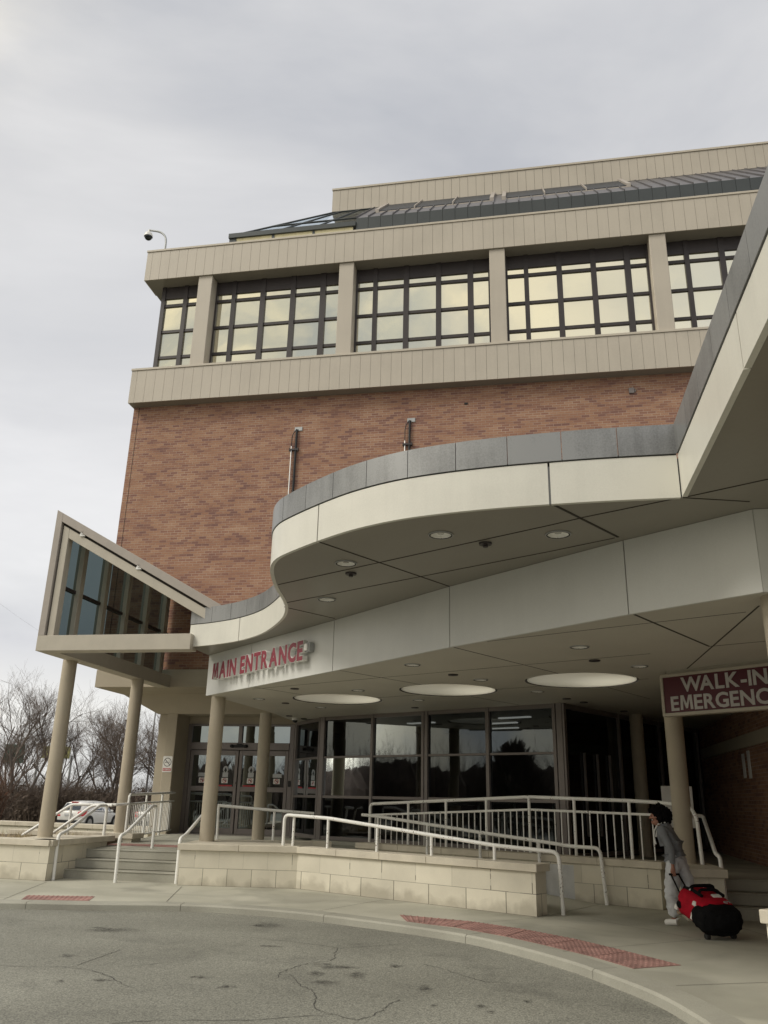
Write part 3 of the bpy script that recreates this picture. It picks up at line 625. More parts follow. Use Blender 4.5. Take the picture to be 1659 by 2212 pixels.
# left planter: block ring, cap stones, soil and dead grass
t = thing('planter', 'long tan block planter left of the steps with a column on its corner', 'planter', (-6.49, 17.76, 0), R(-17.3))
mb = MB(); mb.strip([(-15, 20.45), (-6.49, 17.76), (-6.06, 20.05)], .3, -.15, CZ-.115); part('block_face', mb, MT['block'], t)
mb = MB(); cap_run(mb, [(-15, 20.45), (-6.49, 17.76), (-6.02, 20.25)], .34, CZ-.115, CZ, step=1.3)
part('capstone', mb, MT['capstone'], t, bevel=.006)
mb = MB(); mb.prism([(-6.49, 17.8), (-6.1, 19.9), (-7.4, 20.3), (-7.4, 18.1)], CZ-.11, CZ-.004); part('corner_slab', mb, MT['capstone'], t)
mb = MB(); mb.prism([(-6.6, 18.0), (-6.2, 20.4), (-6.2, 21.5), (-14.5, 24.2), (-14.8, 20.6)], 0, CZ-.125); part('soil', mb, MT['soil'], t)
mb = MB()
for k in range(900):
    c = random.choice(((-9.3, 19.2), (-8.3, 18.9), (-7.5, 18.7), (-7.3, 20.7), (-8.2, 20.3), (-10.5, 19.8), (-7.0, 20.3)))
    x, y = c[0]+random.gauss(0, .22), c[1]+random.gauss(0, .15); h = random.uniform(.06, .24); a = random.uniform(0, 6.28); lx, ly = random.gauss(0, .09), random.gauss(0, .09); w = .007
    mb.poly([(x-w*math.cos(a), y-w*math.sin(a), CZ-.13), (x+w*math.cos(a), y+w*math.sin(a), CZ-.13), (x+lx, y+ly, CZ-.13+h)])
part('dead_grass', mb, MT['straw'], t, kind='stuff')
wall_thing('back_planter_wall', 'capped block wall behind the left planter with the rear canopy column on it', [(-9.2, 22.35), (-5.9, 21.42)], .42, CZ)
wall_thing('far_planter_wall', 'low capped wall furthest back, between the rear planter and the car park', [(-13, 28.2), (-6.6, 25.6)], .4, CZ+.02)
# ================================================================== main building (local frame: s along the facade, d into it)
FA = -10.6
MF = frame(0, 22.3, FA)
B = thing('hospital_building', 'large brown brick building with beige metal bands and a row of bronze windows', 'building', (0, 22.3, 0), R(FA))
S0, S1 = -8.16, 19.0
mb = MB(MF); mb.box(S0, S1, 0, 14, 4.96, 13.3); part('brick_wall', mb, MT['brick'], B)
mb = MB(MF); mb.box(S0-.04, S1, -.06, 14, 4.48, 4.97); part('base_band', mb, MT['pier'], B, bevel=.01)
# sloped beam and soffit over the entrance, piers, wall above the doors
mb = MB(MF)
i = [mb.av(q) for q in ((-8.15, 1.3, 4.5), (-8.15, 1.57, 4.479), (-7.16, 1.95, 3.95), (-7.16, 14, 3.95), (-8.15, 14, 4.5), (S1, 1.3, 4.5), (S1, 1.57, 4.479), (S1, 1.95, 3.95), (S1, 14, 3.95))]
for f in ((0, 1, 6, 5), (1, 2, 7, 6), (2, 3, 8, 7), (1, 0, 4), (1, 4, 3, 2)): mb.face([i[k] for k in f])
part('entrance_soffit', mb, MT['pier'], B)
mb = MB(MF); mb.box(-7.13, -6.8, 2.08, 14, 0, 3.97); mb.box(-6.82, -6.5, 1.94, 9, 0, 3.98); part('pier', mb, MT['pier'], B, bevel=.012)
mb = MB(MF); mb.box(-6.5, -2.9, 2.9, 3.2, 3.73, 3.97); mb.box(-6.45, -3, 4.6, 4.8, 0, 3.9); mb.box(-6.45, S1, 9, 9.3, 0, 4.5); part('rear_wall', mb, MT['pier'], B)
# panelled metal bands
def band(name, s0, s1, d0, z0, z1, pitch, capz, depth=.6, s_off=0.0):
    mb = MB(MF); mb.box(s0+.006, s1, d0+.012, d0+depth, z0+.004, z1); mb.mi = 0
    part(name+'_backing', mb, MT['joint'], B)
    mb = MB(MF); s = s0; first = pitch*.62
    while s < s1-.01:
        e = min(s1, s + (first if s == s0 else pitch)); mb.box(s+.002, e-.005, d0, d0+.03, z0, z1); s = e
    mb.box(s0, s0+.03, d0+.03, d0+depth, z0, z1)
    o = part(name, mb, MT['panel'], B)
    mb = MB(MF); mb.box(s0-.02, s1, d0-.025, d0+depth, capz, capz+.075); part(name+'_flashing', mb, MT['cap_beige'], B, bevel=.006)
band('spandrel_band', -8.2, S1, -.36, 13.25, 14.37, .315, 14.38, .9)
band('parapet_band', -8.22, S1, -.36, 17.77, 18.86, .315, 18.87, .9)
mb = MB(MF); mb.box(-8.17, S1, -.33, 14, 13.252, 13.33); mb.box(-8.19, S1, -.33, 14, 17.772, 17.9); mb.box(-8.19, S1, .3, 14, 18.6, 18.75); mb.box(-8.17, -8.1, .5, 14, 13.3, 14.4); mb.box(-8.19, -8.1, .5, 14, 17.8, 18.9)
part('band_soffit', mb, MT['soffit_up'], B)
PIL = [-6.31 + 4.74*k for k in range(6)]
for s in PIL:
    mb = MB(MF); mb.box(s, s+.475, -.30, .75, 14.44, 17.775); part('pillar', mb, MT['panel'], B, bevel=.012)
def window_bay(s0, s1, vbars, left_open=False):
    """one bay of bronze-framed glazing between two pillars"""
    mb = MB(MF); d0, d1 = .14, .27
    rows = [(17.31, 17.78), (17.0, 17.10), (16.01, 16.105), (15.045, 15.14), (14.3, 14.43)]
    for a, b_ in vbars: mb.box(a, b_, d0-.03, d1, 14.3, 17.765)
    for a, b_ in rows:
        xs = [s0] + [q for v in vbars for q in v] + [s1]
        for k in range(0, len(xs), 2):
            if xs[k+1]-xs[k] > .02: mb.box(xs[k], xs[k+1], d0, d1-.02, a, min(b_, 17.76))
    w = part('window', mb, MT['frame_dark'], B)
    mg = MB(MF); xs = [s0] + [q for v in vbars for q in v] + [s1]; zs = [(14.43, 15.045), (15.14, 16.01), (16.105, 17.0), (17.10, 17.31)]
    for k in range(0, len(xs), 2):
        if xs[k+1]-xs[k] < .05: continue
        for a, b_ in zs:
            j = random.uniform(-.0025, .0025); j2 = random.uniform(-.0025, .0025); y = d0+.045   # panes never sit dead flat
            mg.poly([(xs[k], y+j, a), (xs[k+1], y+j2, a), (xs[k+1], y-j+j2*.4, b_), (xs[k], y-j2-j*.4, b_)])
    part('pane', mg, MT['tan_glass'], w)
for k in range(-1, 5):
    p0 = PIL[k]+.475 if k >= 0 else None
    if k == -1: window_bay(-7.76, PIL[0], [(-7.76, -7.63), (-6.98, -6.84), (-6.40, PIL[0])])
    else:
        window_bay(p0, p0+4.265, [(p0, p0+.06), (p0+.555, p0+.695), (p0+1.54, p0+1.705), (p0+2.565, p0+2.725), (p0+3.555, p0+3.735), (p0+4.20, p0+4.265)])
mb = MB(MF); mb.box(-7.75, -7.6, .28, 12, 14.3, 17.77); mb.box(-7.6, S1, 6, 6.2, 14.3, 17.77); part('window_return', mb, MT['frame_dark'], B)
# mansard
mb = MB(MF); s = -1.39
def slope(d): return 20.53 + (d-1.0)*.955
while s < S1-.1:
    e = min(S1, s+.425); mb.box(s+.004, e-.006, 1.0, 1.05, 18.75, 20.53); s = e
part('mansard_face', mb, MT['mansard'], B)
mb = MB(MF); mb.box(-1.36, S1, 1.03, 1.2, 18.8, 20.5); part('mansard_backing', mb, MT['joint'], B)
mb = MB(MF); mb.poly([(-1.39, 1.0, 20.53), (S1, 1.0, 20.53), (S1, 4.05, slope(4.05)), (-1.39, 4.05, slope(4.05))]); mb.poly([(-1.39, 1.05, 18.8), (-1.39, 4.05, 18.8), (-1.39, 4.05, slope(4.05)), (-1.39, 1.0, 20.53)])
s = -1.39
while s < S1:
    d1 = 4.02
    mb.hexa([(s-.012, 1.0, 20.53), (s+.012, 1.0, 20.53), (s+.012, d1, slope(d1)), (s-.012, d1, slope(d1))], [(s-.012, 1.0-.03, 20.58), (s+.012, 1.0-.03, 20.58), (s+.012, d1, slope(d1)+.06), (s-.012, d1, slope(d1)+.06)])
    s += .425
part('mansard_roof', mb, MT['seam'], B)
for a, b_ in ((-.9, 3.2), (3.62, 7.85)):                    # long dark skylights under the penthouse band
    mb = MB(MF); o_ = .075
    mb.hexa([(a, 2.15, slope(2.15)), (b_, 2.15, slope(2.15)), (b_, 4.0, slope(4.0)), (a, 4.0, slope(4.0))], [(a, 2.15, slope(2.15)+o_), (b_, 2.15, slope(2.15)+o_), (b_, 4.0, slope(4.0)+o_), (a, 4.0, slope(4.0)+o_)])
    sk = part('skylight', mb, MT['sky_dark'], B)
    mb = MB(MF)
    for x in (a, b_, (a*2+b_)/3, (a+b_*2)/3):
        w_ = .07 if x in (a, b_) else .02
        mb.hexa([(x-w_, 2.07, slope(2.07)), (x+w_, 2.07, slope(2.07)), (x+w_, 4.02, slope(4.02)), (x-w_, 4.02, slope(4.02))], [(x-w_, 2.07, slope(2.07)+.16), (x+w_, 2.07, slope(2.07)+.16), (x+w_, 4.02, slope(4.02)+.16), (x-w_, 4.02, slope(4.02)+.16)])
    mb.hexa([(a, 2.08, slope(2.08)), (b_, 2.08, slope(2.08)), (b_, 2.14, slope(2.14)), (a, 2.14, slope(2.14))], [(a, 2.08, slope(2.08)+.035), (b_, 2.08, slope(2.08)+.035), (b_, 2.14, slope(2.14)+.035), (a, 2.14, slope(2.14)+.035)])
    part('skylight_frame', mb, MT['trim'], sk)
# penthouse
def pent(s0):
    mb = MB(MF); s = s0
    while s < 22:
        mb.box(s+.003, s+.309, 4.05, 4.09, 23.46, 24.47); s += .315
    mb.box(s0, s0+.04, 4.09, 9, 23.46, 24.47); part('penthouse_band', mb, MT['panel'], B)
    mb = MB(MF); mb.box(s0+.02, 22, 4.07, 9, 23.47, 24.44); part('penthouse_backing', mb, MT['joint'], B)
    mb = MB(MF); mb.box(s0-.02, 22, 4.02, 9, 24.48, 24.56); part('penthouse_flashing', mb, MT['cap_beige'], B)
    mb = MB(MF); mb.box(s0+.3, 22, 4.6, 9, 18.7, 23.47); part('penthouse_wall', mb, MT['frame_grey'], B)
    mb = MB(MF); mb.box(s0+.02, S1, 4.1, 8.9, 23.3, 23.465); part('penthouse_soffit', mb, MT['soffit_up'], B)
pent(-3.12)
# glazed lean-to at the left end of the roof
mb = MB(MF); mb.box(-5.7, -4.39, 1.03, 1.08, 18.8, 20.2); mb.box(-4.30, -2.93, 1.03, 1.08, 18.8, 20.2); mb.box(-2.85, -1.5, 1.03, 1.08, 18.8, 20.2); mb.box(-5.72, -5.7, 1.1, 4.5, 18.8, 20.2)
sr = part('roof_lantern', mb, MT['cream'], B)
mb = MB(MF); mb.box(-5.95, -5.7, 1.0, 1.2, 18.8, 20.22); mb.box(-4.39, -4.30, 1.0, 1.1, 18.8, 20.22); mb.box(-2.93, -2.85, 1.0, 1.1, 18.8, 20.22); mb.box(-5.97, -1.4, .95, 1.2, 20.2, 20.38); mb.box(-5.97, -5.8, 1.2, 4.6, 20.2, 20.38)
part('lantern_frame', mb, MT['mansard'], sr)
mb = MB(MF); A_, B_, C_, D_ = (-5.9, 1.08, 20.38), (-1.42, 1.08, 20.38), (-1.42, 4.05, 23.42), (-3.04, 4.05, 23.42); E_ = (-5.9, 4.6, 20.38)
mb.poly([A_, B_, C_, D_]); mb.poly([A_, D_, E_]); part('lantern_glass', mb, MT['roof_glass'], sr)
mb = MB(MF)
for a, b_ in ((A_, D_), (D_, C_), ((-4.3, 1.08, 20.38), (-2.75, 4.05, 23.42)), ((-2.9, 1.08, 20.38), (-2.0, 4.05, 23.42)), ((-4.83, 2.2, 21.53), (-1.42, 2.2, 21.53))): mb.tube([a, b_], .035, 6)
part('glazing_bar', mb, MT['mansard'], sr)
mb = MB(MF); mb.box(-7.985, -7.97, -.003, .01, 4.98, 13.24); part('movement_joint', mb, MT['joint'], B)
# small fittings on the brick
mb = MB(MF); mb.box(7.0, 7.15, -.05, .01, 12.69, 12.86); mb.box(7.16, 7.19, -.04, .01, 12.73, 12.82); top('wall_vent', mb, MT['frame_grey'], 'small grey vent box fixed high on the brick near the right', 'vent', bevel=.006)
mb = MB(MF); mb.box(2.33, 2.43, -.02, .01, 12.66, 12.72); top('brick_hole_cover', mb, MT['black'], 'tiny dark cover plate high on the brick wall', 'plate', bevel=.004)
def conduit(s, z0, z1, zt, label):
    t = thing('cable_conduit', label, 'conduit', tuple(MF @ Vector((s, 0, z0))), R(FA), 'cable conduits on the brick wall')
    mb = MB(MF); mb.tube([(s, -.05, z0), (s, -.05, z1)], .018, 8); part('steel_pipe', mb, MT['steel'], t)
    mb = MB(MF); mb.tube(fillet([(s+.13, -.05, z0), (s+.14, -.05, zt-.05), (s+.17, .02, zt)], .08), .035, 6); mb.tube(fillet([(s, -.05, z1), (s+.005, -.06, zt-.2), (s+.13, -.05, zt)], .15, 6), .012, 6)
    part('black_cable', mb, MT['black'], t)
    mb = MB(MF); mb.box(s-.06, s+.22, -.085, .0, z1-.14, z1-.09); mb.box(s-.06, s-.03, -.09, 0, z1-.16, z1-.07); mb.box(s+.19, s+.22, -.09, 0, z1-.16, z1-.07); part('clamp', mb, MT['frame_dark'], t)
    mb = MB(MF); mb.box(s+.06, s+.30, -.025, .0, zt-.05, zt+.08); part('wall_seal', mb, MT['galv'], t, bevel=.008)
conduit(-2.86, 8.6, 11.6, 12.16, 'longer silver conduit with a black cable rising left of the curved canopy')
conduit(.58, 10.0, 11.58, 12.24, 'shorter silver conduit with a looped black cable in the middle of the brick wall')
# roof camera
t = thing('security_camera', 'dome security camera hanging from a bent pole at the roof corner', 'camera', tuple(MF @ Vector((-7.98, .3, 18.9))), R(FA))
mb = MB(MF); mb.tube(fillet([(-7.97, .3, 18.9), (-7.97, .3, 19.95), (-8.2, .3, 20.22), (-8.67, .3, 20.34)], .25, 6), .035, 10); part('pole', mb, MT['galv'], t, smooth=True)
mb = MB(MF); mb.lathe((-8.66, .3), [(.03, 20.36), (.04, 20.28), (.12, 20.2), (.15, 20.12), (.15, 20.06)], 16); part('housing', mb, MT['white'], t, smooth=True)
mb = MB(MF); mb.ball((-8.66, .3, 20.06), .135, .135, .13, 14, 10); part('dome', mb, MT['black_glass'], t, smooth=True)

# ------------------------------------------------------------------ entrance doors (part of the building)
MD = frame(0, 25.2, FA)
mb = MB(MD); z0, zt = .58, 3.74; y0, y1 = 0, .14
V = [(-5.98, -5.84), (-2.72, -2.58)]
for a, b_ in V: mb.box(a, b_, y0, y1, z0, zt)
mb.box(-5.84, -2.72, y0, y1, 3.68, zt); mb.box(-5.84, -2.72, y0-.02, y1, 2.98, 3.19); mb.box(-4.345, -4.225, y0, y1, 3.19, 3.68)
mb.box(-2.58, -2.44, .02, .16, z0, zt); mb.box(-2.56, -2.42, -.05, .02, z0, zt)
ed = part('entrance_door', mb, MT['frame_grey'], B, bevel=.006)
mb = MB(MD); mb.box(-5.84, -2.72, .10, .16, .56, 2.98); mb.box(-2.6, -2.5, .16, .2, .56, 3.7); part('door_reveal', mb, MT['joint'], ed)
def leaf(a, b_):
    mb = MB(MD); y = .0
    for q in ((a, a+.1), (b_-.1, b_)): mb.box(q[0], q[1], y+.01, y+.07, .60, 2.965)
    for q in ((.60, .76), (1.79, 1.93), (2.82, 2.965)): mb.box(a+.1, b_-.1, y+.012, y+.068, *q)
    part('door_leaf', mb, MT['frame_grey'], ed, bevel=.005)
LV = [(-5.83, -5.075), (-5.07, -4.30), (-4.27, -3.495), (-3.49, -2.735)]
for a, b_ in LV: leaf(a, b_)
mb = MB(MD)
for a, b_ in LV:
    for q in ((.76, 1.79), (1.93, 2.82)):
        j = random.uniform(-.004, .004); mb.poly([(a+.1, .045+j, q[0]), (b_-.1, .045-j, q[0]), (b_-.1, .045+j*.5, q[1]), (a+.1, .045-j*.5, q[1])])
for a, b_ in ((-5.84, -4.345), (-4.225, -2.72)): mb.poly([(a, .06, 3.19), (b_, .062, 3.19), (b_, .064, 3.68), (a, .06, 3.68)])
part('door_glass', mb, MT['door_glass'], ed)
mb = MB(MD); mb.box(-4.55, -4.02, -.07, -.02, 3.05, 3.125); mb.ball((-4.5, -.06, 3.085), .07, .05, .05); mb.ball((-4.07, -.06, 3.085), .07, .05, .05); mb.box(-4.36, -4.2, -.06, -.02, 3.12, 3.16); part('motion_sensor', mb, MT['black'], ed)
mb = MB(MD); mb.cyl((-4.28, 0), .001, 0, .001, 3); 
mb = MB(MD); mb.box(-4.335, -4.315, -.0, .012, 2.0, 2.05); part('door_lock', mb, MT['black'], ed); mb = MB(MD); mb.box(-2.69, -2.62, -.03, .0, 1.95, 2.12); part('push_button', mb, MT['black'], ed)
def decal(x, red_bar, badge):
    M2 = MD; y = .028
    mb = MB(M2); mb.box(x-.10, x+.10, y, y+.004, 2.02, 2.17); st = part('no_weapons_sticker', mb, MT['white'], ed)
    ring = MB(M2); n = 20
    for k in range(n):
        a0, a1 = 2*math.pi*k/n, 2*math.pi*(k+1)/n
        ring.poly([(x+q[0]*math.cos(q[1]), y-.002, 2.095+q[0]*math.sin(q[1])) for q in ((.066, a0), (.066, a1), (.052, a1), (.052, a0))])
    ring.poly([(x-.045, y-.0025, 2.15-.01), (x-.035, y-.0025, 2.15), (x+.045, y-.0025, 2.05), (x+.035, y-.0025, 2.04)][::-1])
    part('prohibition_ring', ring, MT['sign_red'], st)
    g = MB(M2)
    g.poly([(x-.04, y-.0015, 2.12), (x-.04, y-.0015, 2.10), (x+.035, y-.0015, 2.10), (x+.035, y-.0015, 2.12)][::-1]); g.poly([(x+.01, y-.0015, 2.10), (x+.025, y-.0015, 2.06), (x+.042, y-.0015, 2.06), (x+.035, y-.0015, 2.10)])
    part('pistol_mark', g, MT['black'], st)
    if badge:
        mb = MB(M2); mb.box(x-.08, x+.10, y, y+.003, 2.19, 2.33)
        mb.poly([(x+.01+.085*math.cos(t_), y-.001, 2.41+.10*math.sin(t_)) for t_ in [2*math.pi*i/24 for i in range(24)]]); bd = part('round_badge', mb, MT['galv'], ed)
        g = MB(M2); g.poly([(x+.01-.05, y-.003, 2.37), (x+.01+.05, y-.003, 2.37), (x+.01, y-.003, 2.48)]); g.poly([(x-.01, y-.003, 2.33), (x+.03, y-.003, 2.33), (x+.03, y-.003, 2.37), (x-.01, y-.003, 2.37)]); part('arrow_mark', g, MT['black'], bd)
    else:
        mb = MB(M2); mb.box(x-.13, x+.15, y, y+.003, 2.20, 2.31); part('notice_strip', mb, MT['galv'], ed)
    if red_bar:
        mb = MB(M2); mb.box(x-.22, x+.24, y, y+.003, 1.88+.05, 1.97); part('red_notice_strip', mb, MT['sign_red'], ed)
for (a, b_), bar in zip(LV, (0, 1, 1, 0)): decal((a+b_)/2+(.05 if bar == 0 else -.0), bar, bar)
mb = MB(); mb.prism([(-6.0, 25.6), (-2.4, 25.0), (-2.4, 25.05), (-6.0, 25.7)], .5, .612); part('threshold', mb, MT['frame_grey'], ed)

# ------------------------------------------------------------------ angled curtain wall (part of the building)
MC = frame(-1.56, 22.8, -39.96)
def glazing(name, M, x0, x1, zb, zt, vb, hb, dep=.14, glass='dark_glass'):
    mb = MB(M)
    for a, b_ in vb: mb.box(a, b_, -.02, dep, zb, zt)
    xs = [q for v in vb for q in v]
    gaps = [(xs[k], xs[k+1]) for k in range(1, len(xs)-1, 2)]
    for a, b_ in gaps:
        if b_-a > .05:
            for q in hb: mb.box(a, b_, 0, dep-.02, *q)
    w = part(name, mb, MT['frame_grey'], B, bevel=.005)
    mg = MB(M); zz = sorted(hb)
    for a, b_ in gaps:
        if b_-a < .06: continue
        for k in range(len(zz)-1):
            j = random.uniform(-.002, .002); j2 = random.uniform(-.002, .002)
            mg.poly([(a, .05+j, zz[k][1]), (b_, .05-j, zz[k][1]), (b_, .05+j2, zz[k+1][0]), (a, .05-j2, zz[k+1][0])])
    part('pane', mg, MT[glass], w)
    if glass != 'dark_glass': mb = MB(M); mb.box(x0+.05, x1-.05, dep+.02, dep+.1, zb, zt); part('dark_interior', mb, MT['black'], w)
    return w
HB = [(.66, .75), (1.66, 1.73), (2.65, 2.70), (3.62, 3.71)]
glazing('curtain_wall', MC, 0, 7.16, .64, 3.72, [(0, .15), (1.77, 1.85), (3.38, 3.455), (3.475, 3.57), (5.21, 5.30), (6.92, 7.0), (7.02, 7.16)], HB)
mb = MB(MC)                                          # the dim lobby behind the angled glass
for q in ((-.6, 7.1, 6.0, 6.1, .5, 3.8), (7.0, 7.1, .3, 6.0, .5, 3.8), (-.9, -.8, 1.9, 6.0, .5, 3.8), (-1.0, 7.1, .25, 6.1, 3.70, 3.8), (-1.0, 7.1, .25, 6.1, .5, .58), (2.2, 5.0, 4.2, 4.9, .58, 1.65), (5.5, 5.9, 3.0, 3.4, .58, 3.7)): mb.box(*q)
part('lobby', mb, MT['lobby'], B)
for x, y in ((1.2, 2.2), (3.2, 3.2), (4.3, 2.0), (6.0, 2.6), (2.4, 4.6), (5.2, 4.8)):
    mb = MB(MC); mb.box(x, x+.9, y, y+.12, 3.66, 3.69); part('lobby_lamp', mb, MT['lobby_lamp'], B)
mb = MB(MC); mb.box(-.05, 7.25, -.12, .2, .3, .655); part('curtain_wall_kerb', mb, MT['kerb'], B, bevel=.008)
dx, dy = -1.56+2.41, 22.8-24.62
MB2 = frame(-2.41, 24.62, math.degrees(math.atan2(dy, dx))); Lb = math.hypot(dx, dy)
glazing('curtain_wall', MB2, 0, Lb, .6, 3.72, [(0, .12), (Lb-.12, Lb-.02)], HB)
MC2 = frame(3.93+.02, 18.2-.02, 48.5)
glazing('curtain_wall', MC2, 0, 7.5, .56, 3.72, [(0, .1), (2.6, 2.66), (4.9, 4.96), (7.4, 7.5)], [(.6, .68), (3.60, 3.71)], glass='black_glass')
mb = MB(MC2)
for x in (.85, 1.45, 2.05): mb.box(x, x+.035, -.012, .04, 1.0, 2.72)
part('glass_highlight', mb, MT['frame_grey'], B)  # grey strips standing in for faint upright highlights on the glass

# ------------------------------------------------------------------ right-hand brick wing and dark passage
MR = frame(7.87, 17.95, 90+FA)         # x along the wall away from the camera, y to its left
t = thing('brick_wing', 'shaded brick wall with a beige stone course beside the passage on the right', 'building', (7.87, 17.95, 0), R(90+FA))
mb = MB(MR); mb.box(-9.5, 14, -3, 0, .0, 2.9); mb.box(-9.5, 14, -3, -.02, 3.15, 4.6); part('brick_wall', mb, MT['brick'], t)  # near stretch lengthened out of view to keep light off the passage
mb = MB(MR); mb.box(-9.55, 14, -3, .05, 2.89, 3.16); part('stone_course', mb, MT['pier'], t, bevel=.01)
mb = MB(MR); mb.box(12, 12.2, -.02, 7, .0, 4.6); part('end_wall', mb, MT['brick'], t)
for x, z0_, z1_, lab in ((1.02, 2.27, 2.78, 'narrow pale placard on the dark brick wing, nearer the passage'), (.52, 2.25, 2.82, 'longer narrow pale placard on the dark brick wing, nearer the picture edge')):
    mb = MB(MR); mb.box(x-.10, x+.10, .0, .02, z0_, z1_); mb.box(x-.08, x+.08, .02, .024, z0_+.03, z0_+.09); top('wall_placard', mb, MT['white'], lab, 'placard', 'pale placards on the brick wing', bevel=.004)
t = thing('notice_board', 'pale notice board standing in the shade behind the sign column', 'notice board', (6.05, 17.6, .55))
mb = MB(frame(6.05, 17.6, -10)); mb.box(-.3, .3, 0, .04, 1.25, 2.04); part('board', mb, MT['white'], t, bevel=.008)
mb = MB(frame(6.05, 17.6, -10)); mb.tube([(-.22, .06, .53), (-.22, .06, 1.3)], .02); part('leg', mb, MT['galv'], t); mb = MB(frame(6.05, 17.6, -10)); mb.tube([(.22, .06, .53), (.22, .06, 1.3)], .02); part('leg', mb, MT['galv'], t)
mb = MB(frame(6.05, 17.6, -10)); mb.box(-.06, .1, -.004, .0, 1.42, 1.56); part('red_mark', mb, MT['sign_red'], t)
# ================================================================== entrance canopy
ZL, ZU = 3.71, 4.55
CP = thing('entrance_canopy', 'cream canopy with an S-curved fascia, grey coping and a lower white soffit over the ramp', 'canopy', (0, 12, 0))
CURVE = catmull([(-3.97, 17.06), (-3.4, 16.72), (-2.81, 16.21), (-2.30, 15.5), (-1.94, 14.67), (-1.69, 13.88), (-1.57, 13.2), (-1.545, 12.6), (-1.57, 11.85), (-1.55, 11.16), (-1.50, 10.67), (-1.40, 10.3), (-1.22, 9.98), (-.79, 9.42), (-.36, 8.95), (.11, 8.58), (.59, 8.33), (1.16, 8.11), (1.70, 7.95), (2.25, 7.81), (2.94, 7.67)], 5)
EDGE = [(2.95, 7.66), (2.43, 4.78), (1.2, -2.0)]
def arclen(P):
    a = [0]
    for p_, q in zip(P, P[1:]): a.append(a[-1]+math.hypot(q[0]-p_[0], q[1]-p_[1]))
    return a
def cut(P, s0, s1):
    A = arclen(P); o = []
    def at(s):
        for k in range(len(P)-1):
            if A[k+1] >= s: t_ = (s-A[k])/max(1e-9, A[k+1]-A[k]); return (P[k][0]+(P[k+1][0]-P[k][0])*t_, P[k][1]+(P[k+1][1]-P[k][1])*t_)
        return P[-1]
    o.append(at(s0)); o += [P[k] for k in range(len(P)) if s0+1e-4 < A[k] < s1-1e-4]; o.append(at(s1)); return o
def near_s(P, q):
    A = arclen(P); return min(zip(A, P), key=lambda z: (z[1][0]-q[0])**2+(z[1][1]-q[1])**2)[0]
TOT = arclen(CURVE)[-1]
FT, CT = 5.0, 5.34
def fascia_run(P, joints, z0, z1, w, gap, mb):
    s = [0] + joints + [arclen(P)[-1]]
    for a, b_ in zip(s, s[1:]): mb.strip(cut(P, a+(gap/2 if a else 0), b_-(gap/2 if b_ < s[-1] else 0)), w, z0, z1)
j1 = [near_s(CURVE, q) for q in ((-2.81, 16.21), (-.79, 9.42), (1.74, 7.93))]
mb = MB(); fascia_run(CURVE, j1, ZU-.005, FT, .05, .022, mb); fascia_run(EDGE, [2.6, 5.6], ZU-.005, FT, .05, .02, mb)
part('fascia', mb, MT['canopy_white'], CP, smooth=True)
mb = MB(); mb.strip(offset(CURVE, .045), .06, ZU+.02, FT+.05); mb.strip(offset(EDGE, .045), .06, ZU+.02, FT+.05); part('joint_backing', mb, MT['joint'], CP)
cpth = offset(CURVE, .0); n = round(TOT/.57)
mb = MB(); fascia_run(offset(CURVE, -.012), [TOT*k/n for k in range(1, n)], FT+.014, CT, .05, .008, mb); fascia_run(offset(EDGE, -.012), [k*.62 for k in range(1, 15)], FT+.014, CT, .05, .008, mb)
part('coping', mb, MT['coping'], CP, smooth=True)
HOLES = [((-.93, 18.5), .985), ((1.34, 16.5), .965), ((3.55, 14.74), .985)]
DL = [(-2.68, 18.73, 'small downlight nearest the first column, left of the round recesses'), (-1.41, 20.24, 'small downlight behind the leftmost round recess'), (-.44, 16.8, 'downlight in front of the leftmost round recess'), (.51, 13.34, 'downlight just under the middle panel of the lower fascia'), (1.79, 14.89, 'downlight in front of the middle round recess'), (.84, 18.24, 'downlight behind the middle round recess'), (3.07, 16.35, 'downlight behind the right-hand round recess'), (2.75, 11.41, 'large downlight under the right-hand panel of the lower fascia'), (4.05, 12.97, 'downlight between the right-hand round recess and the emergency sign')]
DU = [(.66, 9.08, 'upper-soffit downlight under the bulge of the curved fascia, nearest the camera'), (-.48, 10.39, 'upper-soffit downlight near the tip of the curve'), (-.85, 12.48, 'upper-soffit downlight above the red entrance letters'), (1.99, 8.96, 'upper-soffit downlight at the straight right end of the canopy')]
def circle(c, r_, n=40): return [(c[0]+r_*math.cos(2*math.pi*k/n), c[1]+r_*math.sin(2*math.pi*k/n)) for k in range(n)]
def holed_sheet(mb, outline, holes, z, down=True):
    bm = bmesh.new()
    def loop(P):
        vs = [bm.verts.new((x, y, z)) for x, y in P]; return [bm.edges.new((vs[k], vs[(k+1) % len(vs)])) for k in range(len(vs))]
    es = loop(outline)
    for c, r_, n in holes: es += loop(circle(c, r_, n))
    bmesh.ops.triangle_fill(bm, use_beauty=True, use_dissolve=False, edges=es)
    for f in bm.faces:
        if any((f.calc_center_median().xy-Vector(c)).length < r_*.9 for c, r_, n in holes): continue
        q = [v.co.copy() for v in f.verts]
        if (f.normal.z > 0) == down: q = q[::-1]
        mb.poly(q)
    bm.free()
RO = offset(CURVE, .03) + [(2.99, 7.6), (2.47, 4.78), (1.24, -2), (9.5, -3.4), (14, 12), (15.5, 19.5), (8, 20.9), (-2.9, 22.75)]
mb = MB(); holed_sheet(mb, RO, [((x, y), .129, 20) for x, y, _ in DU] + [(c, r_-.02, 40) for c, r_ in HOLES], ZU+.002)
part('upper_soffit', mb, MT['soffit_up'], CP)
mb = MB(); holed_sheet(mb, RO, [(c, r_-.02, 40) for c, r_ in HOLES], ZU+.42, down=False)
